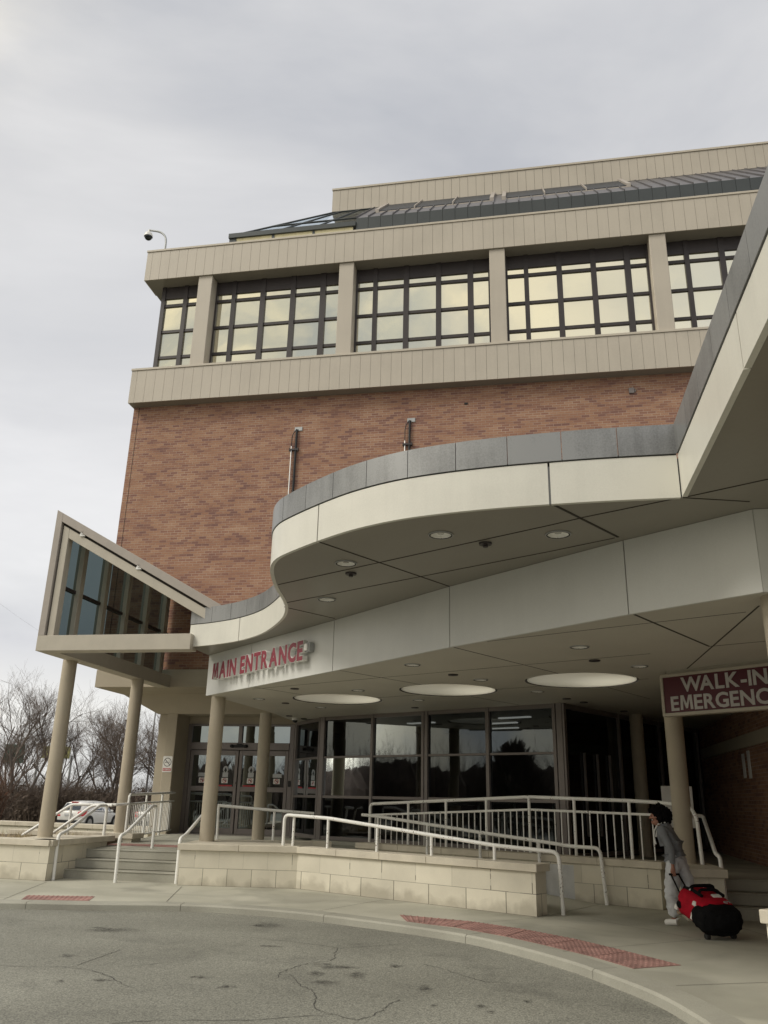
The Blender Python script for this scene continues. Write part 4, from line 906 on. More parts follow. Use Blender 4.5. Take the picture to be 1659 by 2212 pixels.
for k in range(len(RO)):
    p_, q_ = RO[k], RO[(k+1) % len(RO)]; mb.poly([(*p_, ZU+.002), (*q_, ZU+.002), (*q_, ZU+.42), (*p_, ZU+.42)])
part('roof', mb, MT['coping'], CP)
def zstrip(mb, a, b_, z, w=.014):
    a, b_ = Vector(a), Vector(b_); d = (b_-a).normalized(); nn = Vector((-d.y, d.x))*w/2
    mb.hexa([(*(a-nn), z-.003), (*(b_-nn), z-.003), (*(b_+nn), z-.003), (*(a+nn), z-.003)], [(*(a-nn), z+.01), (*(b_-nn), z+.01), (*(b_+nn), z+.01), (*(a+nn), z+.01)])
mb = MB()
for a, b_, w in (((-.79, 9.45), (.96, 11.5), .02), ((-1.5, 11.62), (1.85, 8.63), .014), ((1.85, 8.63), (2.14, 8.35), .014), ((-1.55, 12.82), (2.03, 9.65), .01), ((2.03, 9.65), (2.66, 9.05), .01), ((1.74, 7.98), (2.69, 9.02), .03), ((2.14, 8.35), (2.93, 7.7), .014), ((2.97, 7.69), (3.66, 7.76), .012), ((-1.57, 13.1), (-.8, 13.9), .012), ((2.97, 7.69), (9, 2.3), .014)):
    zstrip(mb, a, b_, ZU, w)
part('soffit_joint', mb, MT['joint'], CP)
LF = [(-3.74, 18.10), (-2.58, 16.50), (-.81, 14.04), (.96, 11.50), (2.78, 9.14), (3.78, 7.98)]
RET = [(3.78, 7.98), (9.4, 6.93)]
mb = MB(); fascia_run(LF, [arclen(LF)[k] for k in range(1, 5)], ZL-.03, ZU-.002, .045, .016, mb); mb.strip([(3.785, 7.975), (9.4, 6.93)], .045, ZL-.03, ZU-.002)
part('lower_fascia', mb, MT['lower_fascia'], CP)
mb = MB(); mb.strip(offset(LF, .04), .05, ZL, ZU); part('fascia_backing', mb, MT['joint'], CP)
LOW = [(-3.72, 18.13), (-2.56, 16.53), (-.79, 14.07), (.98, 11.53), (2.80, 9.17), (3.80, 8.01), (9.4, 6.98), (12.4, 12), (13.9, 19.8), (9.5, 27), (3.93, 18.35), (-1.5, 22.95), (-2.38, 24.7), (-2.76, 21.9)]
# the soffit is holed for the three round recesses and the downlights
mb = MB(); holed_sheet(mb, LOW, [(c, r_, 48) for c, r_ in HOLES] + [((x, y), .119, 20) for x, y, _ in DL], ZL); part('lower_soffit', mb, MT['soffit'], CP)
for c, r_ in HOLES:                                   # added roof shaft, so daylight brightens the shallow white dome closing it
    mb = MB(); mb.lathe(c, [(r_, ZL), (r_, ZL+.07), (r_-.02, ZL+.075), (r_-.02, ZU+.44)], 48); rc = part('added_light_shaft', mb, MT['dome'], CP, smooth=True)
    mb = MB(); mb.lathe(c, [(r_-.002, ZL-.002), (r_-.002, ZL+.05), (r_-.03, ZL+.05)], 48); part('shadow_gap', mb, MT['joint'], rc, smooth=True)
    mb = MB(); mb.lathe(c, [(r_-.045, ZL+.004), (r_-.04, ZL+.012), (r_*.9, ZL+.03), (r_*.5, ZL+.05), (.001, ZL+.058)], 48); part('recess_dome', mb, MT['recess_acrylic'], rc, smooth=True)
    mb = MB(); mb.lathe(c, [(r_+.03, ZU+.42), (r_+.03, ZU+.5), (r_-.0, ZU+.5), (r_-.0, ZU+.42)], 48); part('roof_kerb', mb, MT['coping'], rc, smooth=True)
mb = MB()
for a, b_, w in (((-2.51, 16.63), (-1.65, 17.75), .014), ((-.7, 14.13), (.80, 15.75), .014), ((1.01, 11.64), (2.98, 13.93), .016), ((2.84, 9.22), (4.45, 11.15), .03), ((4.06, 8.7), (4.84, 13.1), .02), ((4.24, 15.55), (5.51, 17.12), .012), ((1.89, 17.4), (3.1, 18.76), .01), ((1.44, 11.15), (4.05, 9.02), .01), ((-2.59, 16.99), (3.86, 11.82), .009), ((-1.7, 19.3), (4.6, 14.3), .008), ((4.45, 11.15), (9, 7.4), .012)):
    A_, B_ = Vector(a), Vector(b_); n_ = max(1, int((B_-A_).length/.04)); run = None
    for k in range(n_+1):
        q = A_.lerp(B_, k/n_); free = all((q-Vector(c)).length > r_ for c, r_ in HOLES)
        if free and run is None: run = q
        if run is not None and (not free or k == n_):
            if (q-run).length > .05: zstrip(mb, run, q, ZL, w)
            run = None
part('soffit_joint', mb, MT['joint'], CP)
mb = MB()
for x, y in ((-1.7, 16.74), (-2.17, 19.45), (-2.4, 22.58), (-2.07, 23.27), (-1.88, 24.0), (1.25, 14.32), (3.23, 12.5), (3.86, 17.36), (.83, 19.79), (4.35, 17.93), (5.65, 19.51)): mb.cyl((x, y), .085, ZL-.018, ZL+.01, 14, .09)
part('sprinkler_cover', mb, MT['frame_dark'], CP)
for x, y in ((-.43, 10.89), (1.21, 9.37)):
    mb = MB(); mb.cyl((x, y), .075, ZU-.02, ZU+.01, 16, .08); mb.cyl((x, y), .03, ZU-.05, ZU-.02, 10); part('sprinkler', mb, MT['frame_dark'], CP)
# recessed downlights: a bright rim, a faceted reflector cone and a lamp socket
def downlight(x, y, z, r_, label):
    t = thing('downlight', label, 'ceiling light', (x, y, z), 0, 'recessed downlights in the canopy soffits')
    mb = MB(); mb.lathe((x, y), [(r_+.012, z-.001), (r_+.010, z-.012), (r_-.004, z-.012), (r_-.006, z+.002)], 24); part('rim', mb, MT['galv'], t, smooth=True)
    mb = MB(); mb.lathe((x, y), [(r_-.012, z-.008), (r_*.86, z+.022), (r_*.46, z+.052), (.001, z+.054)], 9); part('reflector', mb, MT['reflector'], t)
    mb = MB(); mb.cyl((x, y), r_*.30, z+.012, z+.053, 12); part('lamp', mb, MT['steel'], t)
    mb = MB(); mb.lathe((x, y), [(r_+.0, z-.0125), (r_-.013, z-.0125), (r_-.013, z+.0)], 24); part('gap_ring', mb, MT['joint'], t)
for x, y, lab in DL: downlight(x, y, ZL, .125, lab)
for x, y, lab in DU: downlight(x, y, ZU, .135, lab)
t = thing('dome_camera', 'small white dome camera under the soffit above the glass doors', 'camera', (-2.29, 23.11, ZL-.15))
mb = MB(); mb.lathe((-2.29, 23.11), [(.09, ZL), (.09, ZL-.06), (.07, ZL-.07)], 14); part('housing', mb, MT['white'], t, smooth=True)
mb = MB(); mb.ball((-2.29, 23.11, ZL-.07), .07, .07, .07); part('dome', mb, MT['black_glass'], t, smooth=True)

# ------------------------------------------------------------------ columns
def column(x, y, z0, z1, label, r_=.155):
    t = thing('column', label, 'column', (x, y, z0), 0, 'round beige columns')
    mb = MB(); mb.cyl((x, y), r_, z0-.02, z1+.01, 40); part('shaft', mb, MT['column'], t, smooth=True)
    mb = MB(); mb.cyl((x, y), r_+.012, z0-.003, z0+.012, 40); part('base_ring', mb, MT['capstone'], t)
column(-7.03, 18.85, CZ, 4.475, 'beige column on the corner of the left planter under the glazed gable')
column(-6.30, 21.78, CZ, 4.475, 'beige column on the back planter wall between the white car and the sign pier')
column(-3.56, 18.63, CZ, ZL, 'beige column beside the steps under the red entrance letters')
column(-2.96, 22.15, lz(-2.96, 22.15), ZL, 'beige column standing right in front of the glass doors')
column(5.21, 15.0, CZ, ZL, 'beige column behind the walking person, under the emergency sign')
column(4.05, 8.27, CZ-.03, ZL, 'nearest beige column, cut off by the right edge of the picture')
column(6.15, 20.3, .54, ZL, 'column deep in the dark passage behind the railing')

# ------------------------------------------------------------------ glazed gable at the left
MG = frame(-7.3, 17.5, FA); GZ0, GZ1, APX = 4.465, 4.79, 7.62
t = thing('glazed_gable', 'triangular steel-framed glass gable canopy resting on two columns left of the entrance', 'canopy', (-7.3, 17.5, 4.465), R(FA))
sl = (5.36-APX)/4.08
def rz_(x): return APX + sl*x
mb = MB(MG); mb.box(0, 3.46, 0, .34, GZ0, GZ1); part('front_beam', mb, MT['gable'], t, bevel=.006)
mb = MB(MG); mb.box(0, .36, .34, 6.0, GZ0, GZ1); part('side_beam', mb, MT['gable'], t)
mb = MB(MG); mb.hexa([(0, .0, GZ1), (.15, .0, GZ1), (.15, .3, GZ1), (0, .3, GZ1)], [(0, 0, APX), (.15, 0, rz_(.15)), (.15, .3, rz_(.15)), (0, .3, APX)])
x1 = 4.1; mb.hexa([(.15, 0, rz_(.15)-.20), (x1, 0, rz_(x1)-.2), (x1, .3, rz_(x1)-.2), (.15, .3, rz_(.15)-.2)], [(.15, 0, rz_(.15)), (x1, 0, rz_(x1)), (x1, .3, rz_(x1)), (.15, .3, rz_(.15))])
part('edge_trim', mb, MT['trim'], t, bevel=.006)
mb = MB(MG); a0 = .185; off = .255
mb.hexa([(a0, .05, GZ1), (a0+.15, .05, GZ1), (a0+.15, .25, GZ1), (a0, .25, GZ1)], [(a0, .05, rz_(a0)-off), (a0+.15, .05, rz_(a0+.15)-off), (a0+.15, .25, rz_(a0+.15)-off), (a0, .25, rz_(a0)-off)])
x1 = 3.78; h_ = .215; mb.hexa([(a0+.15, .05, rz_(a0+.15)-off-h_), (x1, .05, rz_(x1)-off-h_), (x1, .25, rz_(x1)-off-h_), (a0+.15, .25, rz_(a0+.15)-off-h_)], [(a0+.15, .05, rz_(a0+.15)-off), (x1, .05, rz_(x1)-off), (x1, .25, rz_(x1)-off), (a0+.15, .25, rz_(a0+.15)-off)])
part('inner_frame', mb, MT['gable'], t, bevel=.006)
mb = MB(MG); mb.box(.15, .185, .1, .28, GZ1, 7.2); x1 = 3.9; mb.hexa([(.15, .1, rz_(.15)-.26), (x1, .1, rz_(x1)-.26), (x1, .28, rz_(x1)-.26), (.15, .28, rz_(.15)-.26)], [(.15, .1, rz_(.15)-.19), (x1, .1, rz_(x1)-.19), (x1, .28, rz_(x1)-.19), (.15, .28, rz_(.15)-.19)])
part('gasket', mb, MT['joint'], t)
mb = MB(MG)
for x in (.62, 2.05): mb.box(x, x+.12, .02, .06, rz_(x)-.29, rz_(x)-.23); mb.box(x+.03, x+.09, .0, .06, rz_(x)-.24, rz_(x)-.19)
part('clip', mb, MT['white'], t)
x1 = 4.1; mb = MB(MG); mb.hexa([(0, .3, APX-.12), (x1, .3, rz_(x1)-.12), (x1, 6.0, rz_(x1)-.12), (0, 6.0, APX-.12)], [(0, .3, APX), (x1, .3, rz_(x1)), (x1, 6.0, rz_(x1)), (0, 6.0, APX)])
part('roof', mb, MT['trim'], t)
mb = MB(MG); mb.poly([(.10, .34, GZ1), (.10, 6.0, GZ1), (.10, 6.0, APX-.12), (.10, .34, APX-.12)]); part('side_glass', mb, MT['gable_glass'], t)
for k in range(5):
    y = 1.02+1.13*k; mb = MB(MG); mb.box(.03, .21, y, y+.17, GZ1, rz_(.21)-.12); part('mullion', mb, MT['gable'], t, bevel=.006)
mb = MB(MG)
for k in range(6): mb.box(.06, .15, .34 if k == 0 else 1.14+1.13*(k-1), min(6.0, .98+1.13*k), 5.92, 5.99)
part('transom', mb, MT['frame_dark'], t)

# ================================================================== signs
GLYPH_M = [(.045, 0), (.085, .727), (.265, .727), (.395, .30), (.525, .727), (.705, .727), (.745, 0), (.600, 0), (.580, .50), (.445, .06), (.345, .06), (.210, .50), (.190, 0)]
def glyph_mb(ch, size, M, depth, bold=.0, xs=1.0):
    """one letter as real geometry: x along the sign, z up, the front face towards -y"""
    mb = MB(M)
    if ch == 'M':                                     # own outline: emboldening closes the built-in one
        ax_ = [(x*size*xs, z*size) for x, z in GLYPH_M]
        if bold < 0:
            cxm = .395*size*xs; ax_ = [(cxm+(x-cxm)*(1+bold/size*3.2), .3635*size+(z-.3635*size)*(1+bold/size*2.2)) for x, z in ax_]
        f = [mb.av((x, -depth, z)) for x, z in ax_]; k_ = [mb.av((x, 0, z)) for x, z in ax_]
        for tri in ((0, 1, 2, 11, 12), (2, 3, 10, 11), (3, 9, 10), (3, 4, 8, 9), (4, 5, 6, 7, 8)):
            mb.face([f[i] for i in tri][::-1]); mb.face([k_[i] for i in tri])
        for i in range(len(f)): mb.face((f[i], k_[i], k_[(i+1) % len(f)], f[(i+1) % len(f)]))
        return mb
    cu = bpy.data.curves.new('lettering', 'FONT'); cu.body = ch; cu.size = size; cu.extrude = depth/2; cu.offset = bold; cu.resolution_u = 3
    ob = bpy.data.objects.new('lettering', cu); me = bpy.data.meshes.new_from_object(ob)
    ids = [mb.av((v.co.x*xs, -v.co.z-depth/2, v.co.y)) for v in me.vertices]
    for p_ in me.polygons: mb.face([ids[k] for k in p_.vertices])
    bpy.data.objects.remove(ob); bpy.data.curves.remove(cu); bpy.data.meshes.remove(me)
    return mb
def glyph_span(ch, size, bold, xs=1.0):
    v = [q.x for q in glyph_mb(ch, size, None, .1, bold, xs).v]
    return (min(v), max(v)) if v else (0, size*.26*xs)
def line_mb(s, size, M, depth, bold, width, gap):
    """a centred line of lettering squeezed or stretched to a given width"""
    sp = [glyph_span(c, size, bold) for c in s]; raw = sum(b-a for a, b in sp)+gap*size*(len(s)-1); xs = width/raw; x = -width/2; out = MB()
    for c, (a, b) in zip(s, sp):
        if c != ' ':
            g = glyph_mb(c, size, M @ Matrix.Translation((x-a*xs, 0, 0)), depth, bold, xs); n0 = len(out.v); out.v += g.v; out.f += [[i+n0 for i in f] for f in g.f]; out.m += g.m
        nxt = s[s.index(c)+1:s.index(c)+2]; x += (b-a)*xs + gap*size*xs*{'WA': -1.6, 'RG': .2}.get(c+nxt, 1)
    return out
fang = math.degrees(math.atan2(14.04-16.50, -.81+2.58))
MS_ = frame(-3.74, 18.10, fang)
t = thing('entrance_sign', 'crimson raised letters reading MAIN ENTRANCE on the pale lower fascia', 'sign', (-3.74, 18.10, 3.98), R(fang))
TXT = 'MAIN ENTRANCE'; cap = .335; size = cap/.727; bold = .0235
gw = [glyph_span(c, size, bold) for c in TXT]; gapw = .035
raw = sum(b_-a for a, b_ in gw) + gapw*(len(TXT)-1); xs_ = 3.70/raw
cx = .56; base = 3.955; DEP, GAP = .095, .05
for ch, (a, b_) in zip(TXT, gw):
    if ch != ' ':
        mb = glyph_mb(ch, size, MS_ @ Matrix.Translation((cx-a*xs_, -GAP, base)), DEP, bold, xs_); lt = part('letter', mb, MT['ret'], t)
        mb = glyph_mb(ch, size, MS_ @ Matrix.Translation((cx-a*xs_, -GAP-DEP-.001, base)), .005, bold-.0068 if ch != 'M' else -.0068, xs_); part('face', mb, MT['letter'], lt)
    cx += (b_-a)*xs_ + gapw*xs_
mb = MB(MS_); mb.box(.6, cx-.1, -.055, -.02, 4.1, 4.16); mb.box(cx-.08, cx+.10, -.10, .0, 4.08, 4.24); part('mounting_rail', mb, MT['galv'], t, bevel=.004)
mb = MB(MS_); mb.box(cx-.05, cx+.06, -.13, -.10, 4.10, 4.22); part('junction_box', mb, MT['ret'], t, bevel=.006)
MW = frame(4.53, 13.52, -53.5)
t = thing('emergency_sign', 'maroon hanging sign with white letters WALK-IN EMERGENCY under the soffit', 'sign', (4.53, 13.52, 3.0), R(-53.5))
WL = 2.25; wz0, wz1 = 3.0, 3.66
mb = MB(MW); mb.box(0, WL, 0, .16, wz0, wz0+.05); mb.box(0, WL, 0, .16, wz1-.05, wz1); mb.box(0, .05, 0, .16, wz0+.05, wz1-.05); mb.box(WL-.05, WL, 0, .16, wz0+.05, wz1-.05); part('sign_frame', mb, MT['gable'], t, bevel=.004)
mb = MB(MW); mb.box(.05, WL-.05, .02, .14, wz0+.05, wz1-.05); part('sign_panel', mb, MT['maroon'], t)
sz = .222/.727
mb = line_mb('WALK-IN', sz, MW @ Matrix.Translation((WL/2, .018, wz0+.365)), .006, .008, 1.50, .075); part('lettering', mb, MT['sign_white'], t)
mb = line_mb('EMERGENCY', sz, MW @ Matrix.Translation((WL/2, .018, wz0+.085)), .006, .008, 1.92, .075); part('lettering', mb, MT['sign_white'], t)
mb = MB(MW); mb.box(.1, WL-.1, .05, .11, wz1, ZL+.005); part('hanger', mb, MT['gable'], t)
t = thing('no_smoking_sign', 'small white no smoking sign with a red strip on the beige pier', 'sign', tuple(MF @ Vector((-6.67, 1.92, 2.28))), R(FA))
MN = MF @ Matrix.Translation((-6.67, 1.937, 0))
def rrect(mb, x0, x1, z0_, z1_, r_, y0_, y1_):
    P = []
    for cx_, cz_, a0_ in ((x1-r_, z0_+r_, -90), (x1-r_, z1_-r_, 0), (x0+r_, z1_-r_, 90), (x0+r_, z0_+r_, 180)):
        for k in range(5): a_ = R(a0_+90*k/4); P.append((cx_+r_*math.cos(a_), cz_+r_*math.sin(a_)))
    f = [mb.av((x, y0_, z)) for x, z in P]; b_ = [mb.av((x, y1_, z)) for x, z in P]; mb.face(f); mb.face(b_[::-1])
    for k in range(len(P)): mb.face((f[k], b_[k], b_[(k+1) % len(P)], f[(k+1) % len(P)]))
mb = MB(MN); rrect(mb, -.145, .145, 2.28, 2.73, .03, -.006, 0); part('plate', mb, MT['white'], t)
mb = MB(MN); cz_ = 2.56
for k in range(32):
    a0_, a1_ = 2*math.pi*k/32, 2*math.pi*(k+1)/32
    mb.poly([(q*math.cos(w), -.008, cz_+q*math.sin(w)) for q, w in ((.122, a0_), (.122, a1_), (.106, a1_), (.106, a0_))])
mb.poly([(-.083, -.0085, cz_+.071), (-.071, -.0085, cz_+.083), (.083, -.0085, cz_-.071), (.071, -.0085, cz_-.083)])
mb.poly([(-.08, -.008, cz_-.012), (-.08, -.008, cz_+.006), (-.018, -.008, cz_+.006), (-.018, -.008, cz_-.012)]); mb.poly([(.03, -.008, cz_-.008), (.03, -.008, cz_+.004), (.07, -.008, cz_+.004), (.07, -.008, cz_-.008)])
part('prohibition_mark', mb, MT['black'], t)
mb = MB(MN); mb.tube([(.035, -.007, cz_+.08), (.05, -.007, cz_+.06), (.035, -.007, cz_+.045), (.06, -.007, cz_+.03), (.055, -.007, cz_+.012)], .004, 4); part('smoke_mark', mb, MT['galv'], t)
mb = MB(MN); mb.box(-.128, .128, -.008, -.005, 2.315, 2.39); part('red_strip', mb, MT['sign_red'], t)
mb = line_mb('NO SMOKING', .068, MN @ Matrix.Translation((0, -.008, 2.329)), .002, .001, .235, .06); part('lettering', mb, MT['white'], t)

# ================================================================== railings
RH, RP, RB = .033, .029, .0125
def rail(name, label, tubes, cat='railing', group=None):
    x, y, z = tubes[0][1][0]
    t = thing(name, label, cat, (x, y, z), 0, group)
    for kind, pts, rr in tubes:
        mb = MB(); mb.tube(pts, rr, 10 if rr > .02 else 6); part(kind, mb, MT['white_rail'], t, smooth=True)
    return t
GR = 'white tube handrails and railings'
rail('handrail', 'white handrail running up along the left planter beside the steps', [
    ('top_rail', fillet([(-6.41, 17.97, 0), (-6.43, 17.97, .84), (-6.40, 18.32, .90), (-6.27, 19.85, 1.39), (-6.22, 20.25, 1.39), (-6.22, 20.25, .53)], .09), RH)], group=GR)
rail('handrail', 'white handrail standing in the middle of the left steps', [
    ('top_rail', fillet([(-5.12, 17.77, 0), (-5.13, 17.77, .85), (-5.10, 18.1, .91), (-4.97, 19.42, 1.41), (-4.94, 19.66, 1.41), (-4.94, 19.66, .53)], .09), RH)], group=GR)
rail('handrail', 'white handrail along the left end of the ramp wall beside the steps', [
    ('top_rail', fillet([(-3.94, 17.84, 0), (-3.94, 17.84, .83), (-3.90, 18.15, .89), (-3.74, 19.4, 1.38), (-3.7, 19.7, 1.38), (-3.7, 19.7, .53)], .09), RH)], group=GR)
rail('handrail', 'white handrail behind the left planter sloping down towards the car park', [
    ('top_rail', fillet([(-8.46, 21.2, .66), (-7.39, 21.25, 1.38), (-6.3, 21.2, 1.40)], .08), RH), ('lower_rail', fillet([(-7.73, 21.0, .68), (-6.81, 21.0, 1.37), (-6.3, 20.9, 1.385)], .08), RH),
    ('level_rail', [(-6.3, 21.2, 1.40), (-6.1, 21.5, 1.42)], RH), ('post', [(-7.39, 21.25, 1.36), (-7.39, 21.25, .55)], RP)], group=GR)
rail('handrail', 'straight white handrail crossing in front of the glass doors on the short capped wall', [
    ('top_rail', [(-3.55, 19.5, 1.455), (-2.3, 19.72, 1.372), (-1.42, 19.82, 1.325)], RH), ('post', [(-3.5, 19.5, CZ), (-3.52, 19.5, 1.44)], RP), ('post', [(-2.3, 19.72, CZ), (-2.3, 19.72, 1.365)], RP)], group=GR)
fr = [(-1.86, 17.75), (-1.66, 17.68), (-.94, 17.10), (.01, 16.36), (.965, 15.58), (1.96, 14.78)]
fz = [1.325, 1.32, 1.29, 1.19, 1.085, .975]
rail('ramp_handrail', 'long white handrail sloping along the capstones of the front ramp wall', [
    ('top_rail', fillet([(fr[0][0], fr[0][1], CZ), (fr[0][0], fr[0][1], fz[0]), (fr[2][0], fr[2][1], fz[2]), (fr[5][0], fr[5][1], fz[5]), (2.92, 14.28, .915), (2.96, 14.31, 0)], .12, 5), RH)] +
    [('post', [(*fr[k], CZ-.002), (*fr[k], fz[k])], RP) for k in (1, 2, 3, 4, 5)], group=GR)
rz6 = [(-.33, 19.40, 1.33), (.02, 19.10, 1.31), (1.04, 18.25, 1.195), (2.03, 17.42, 1.085), (3.03, 16.58, .985), (3.55, 16.13, .925), (3.98, 15.84, .92)]
rail('ramp_handrail', 'long white handrail on the inner side of the ramp in front of the barred railing', [
    ('top_rail', fillet(rz6[:-1] + [(3.98, 15.84, .92), (4.04, 15.81, 0)], .12, 5), RH)] + [('post', [(q[0], q[1], .12), (q[0], q[1], q[2])], RP) for q in rz6[1:5]], group=GR)
# barred railing on the back ramp wall
Bx = [(-.16, 19.92, 1.555), (.68, 19.19, 1.60), (1.45, 18.52, 1.65), (2.22, 17.86, 1.715), (2.98, 17.2, 1.765), (3.72, 16.56, 1.745), (4.56, 15.86, 1.73), (5.36, 14.86, 1.64)]
def mz(z): return z-.235
pl = [('top_rail', fillet([(Bx[0][0], Bx[0][1], CZ), *Bx[:1], Bx[4], Bx[6], (5.0, 15.5, 1.71)], .10, 5), RH), ('top_rail', fillet([(5.0, 15.5, 1.71), (5.33, 14.95, 1.66), (5.38, 14.8, 1.5), (5.40, 14.78, CZ)], .12, 5), RH),
      ('mid_rail', [(Bx[0][0], Bx[0][1], mz(Bx[0][2])), (Bx[4][0], Bx[4][1], mz(Bx[4][2])), (4.92, 15.56, mz(1.735))], .024)]
for q in Bx[1:7]: pl.append(('post', [(q[0], q[1], CZ-.002), q], RP))
for a, b_ in zip(Bx[:6], Bx[1:7]):
    n_ = 7
    for k in range(1, n_):
        f = k/n_; q = [a[i]*(1-f)+b_[i]*f for i in range(3)]; pl.append(('baluster', [(q[0], q[1], CZ-.002), (q[0], q[1], mz(q[2]))], RB))
for f in (.35, .75): q = [Bx[6][i]*(1-f)+(4.98, 15.48, 1.73)[i]*f for i in range(3)]; pl.append(('baluster', [(q[0], q[1], CZ-.002), (q[0], q[1], mz(q[2]))], RB))
rail('barred_railing', 'long white railing with thin vertical bars on the back ramp wall', pl, group=GR)
# barred railing at the left of the doors
a, b_ = (-6.12, 21.62), (-5.98, 26.0)
pl = [('top_rail', fillet([(*a, .53), (*a, 1.64), (*b_, 1.72), (*b_, .6)], .09, 5), RH), ('mid_rail', [(*a, 1.42), (*b_, 1.49)], .026), ('bottom_rail', [(*a, .66), (*b_, .70)], .022)]
for f in (1/3, 2/3): q = (a[0]*(1-f)+b_[0]*f, a[1]*(1-f)+b_[1]*f); pl.append(('post', [(*q, .55), (*q, 1.66)], RP))
for k in range(1, 30):
    f = k/30
    if k % 10 == 0: continue
    q = (a[0]*(1-f)+b_[0]*f, a[1]*(1-f)+b_[1]*f); pl.append(('baluster', [(*q, .67), (*q, 1.44)], RB))
rail('barred_railing', 'short white barred railing left of the glass doors beside the second column', pl, group=GR)
rail('handrail', 'white handrail bending down the shaded side steps behind the suitcase', [
    ('top_rail', fillet([(5.55, 14.30, 0), (5.57, 14.45, .90), (5.56, 14.58, .925), (5.78, 15.58, 1.50), (5.58, 15.55, 1.50), (5.38, 15.2, 1.48)], .07), RH)], group=GR)
# ================================================================== person with suitcase
def skin_part(name, nodes, edges, material, parent, root=0, sub=2, label=None, extra=None, branch=.0, folds=None):
    """a limbed figure grown from joints: nodes = [(pos, radius)], one continuous surface"""
    me = bpy.data.meshes.new(name); me.from_pydata([tuple(n_[0]) for n_ in nodes], edges, [])
    ob = bpy.data.objects.new(name, me); col.objects.link(ob)
    sk = ob.modifiers.new('skin', 'SKIN'); sk.use_smooth_shade = True; sk.branch_smoothing = branch
    for k, n_ in enumerate(nodes):
        rr = n_[1]; me.skin_vertices[0].data[k].radius = (rr, rr) if not isinstance(rr, tuple) else rr
        me.skin_vertices[0].data[k].use_root = (k == root)
    ss = ob.modifiers.new('sub', 'SUBSURF'); ss.levels = sub; ss.render_levels = sub
    dg = bpy.context.evaluated_depsgraph_get(); dg.update()
    ev = ob.evaluated_get(dg); nm = bpy.data.meshes.new_from_object(ev)
    bpy.data.objects.remove(ob); bpy.data.meshes.remove(me)
    W = WM[parent]; nm.transform(W.inverted())
    if folds:                                         # slack cloth: long creases across the limb
        nm.update(); nrm = [v.normal.copy() for v in nm.vertices]
        for v, n_ in zip(nm.vertices, nrm):
            q = v.co*folds[1]; q.z *= 1.9; v.co += n_*(folds[0]*(noise.noise(q+Vector((7, 3, 1))) + .6*noise.noise(q*2.1)))
        nm.update()
    if extra: extra(nm, W)
    nm.materials.clear(); nm.materials.append(material)
    nm.polygons.foreach_set('use_smooth', [True]*len(nm.polygons))
    nm.name = name
    o = bpy.data.objects.new(name, nm); col.objects.link(o); o.parent = parent; WM[o] = W
    return tags(o, label)
PX, PY = 4.46, 13.45
PT = thing('person', 'person in a charcoal hooded top and grey sweatpants walking away and pulling the suitcase', 'person', (PX, PY, 0), 0)
fw = Vector((-.82, .572, 0)); lf = Vector((-.572, -.82, 0)); up = Vector((0, 0, 1)); O_ = Vector((PX+.04, PY, 0))
def pp(f, l, z): return O_ + fw*f + lf*l + up*z
# joints (forward, left, height)
hip = pp(0, 0, .90); waist = pp(.04, 0, 1.04); chest = pp(.10, 0, 1.215); neck = pp(.165, 0, 1.375)
hfw = Vector((-.985, .17, 0)); hlf = Vector((-.17, -.985, 0))
def hp(f, l, z): return neck + hfw*f + hlf*l + up*(z-1.39)
headb = hp(.04, 0, 1.455); headc = hp(.062, 0, 1.52); headt = hp(.045, 0, 1.595)
lsh = pp(.115, .18, 1.315); lel = pp(-.03, .225, 1.04); lwr = pp(-.02, .20, .80); rsh = pp(.12, -.18, 1.315); rel = pp(.02, -.235, 1.05); rwr = pp(.06, -.20, .82)
lhp = pp(.0, .095, .88); lkn = pp(.055, .10, .48); lan = pp(.035, .10, .09); rhp = pp(-.03, -.12, .88); rkn = pp(-.14, -.14, .47); ran = pp(-.31, -.14, .13)
ltoe = pp(.17, .11, .035); rtoe = pp(-.19, -.15, .035); lheel = pp(-.02, .10, .045); rheel = pp(-.37, -.14, .15)
nodes = [(hip, .085), (waist, .07), (chest, .085), (neck, .05), (headb, .07), (headc, .083), (headt, .06),
         (lsh, .05), (lel, .038), (lwr, .025), (rsh, .05), (rel, .038), (rwr, .025), (lhp, .075), (lkn, .052), (lan, .035), (rhp, .075), (rkn, .052), (ran, .035), (ltoe, .026), (rtoe, .026)]
edges = [(0, 1), (1, 2), (2, 3), (3, 4), (4, 5), (5, 6), (2, 7), (7, 8), (8, 9), (2, 10), (10, 11), (11, 12), (0, 13), (13, 14), (14, 15), (0, 16), (16, 17), (17, 18), (15, 19), (18, 20)]
def chain(parent_i, pts):
    k = parent_i
    for q, rr in pts: nodes.append((q, rr)); edges.append((k, len(nodes)-1)); k = len(nodes)-1
    return k
# face: brow ridge, nose, chin and ears grown from the head
chain(4, [(hp(.115, 0, 1.425), .034), (hp(.143, 0, 1.44), .016)]); chain(5, [(hp(.142, 0, 1.50), .022), (hp(.168, 0, 1.478), .012)])
chain(5, [(hp(.05, .088, 1.505), .018)]); chain(5, [(hp(.05, -.088, 1.505), .018)])
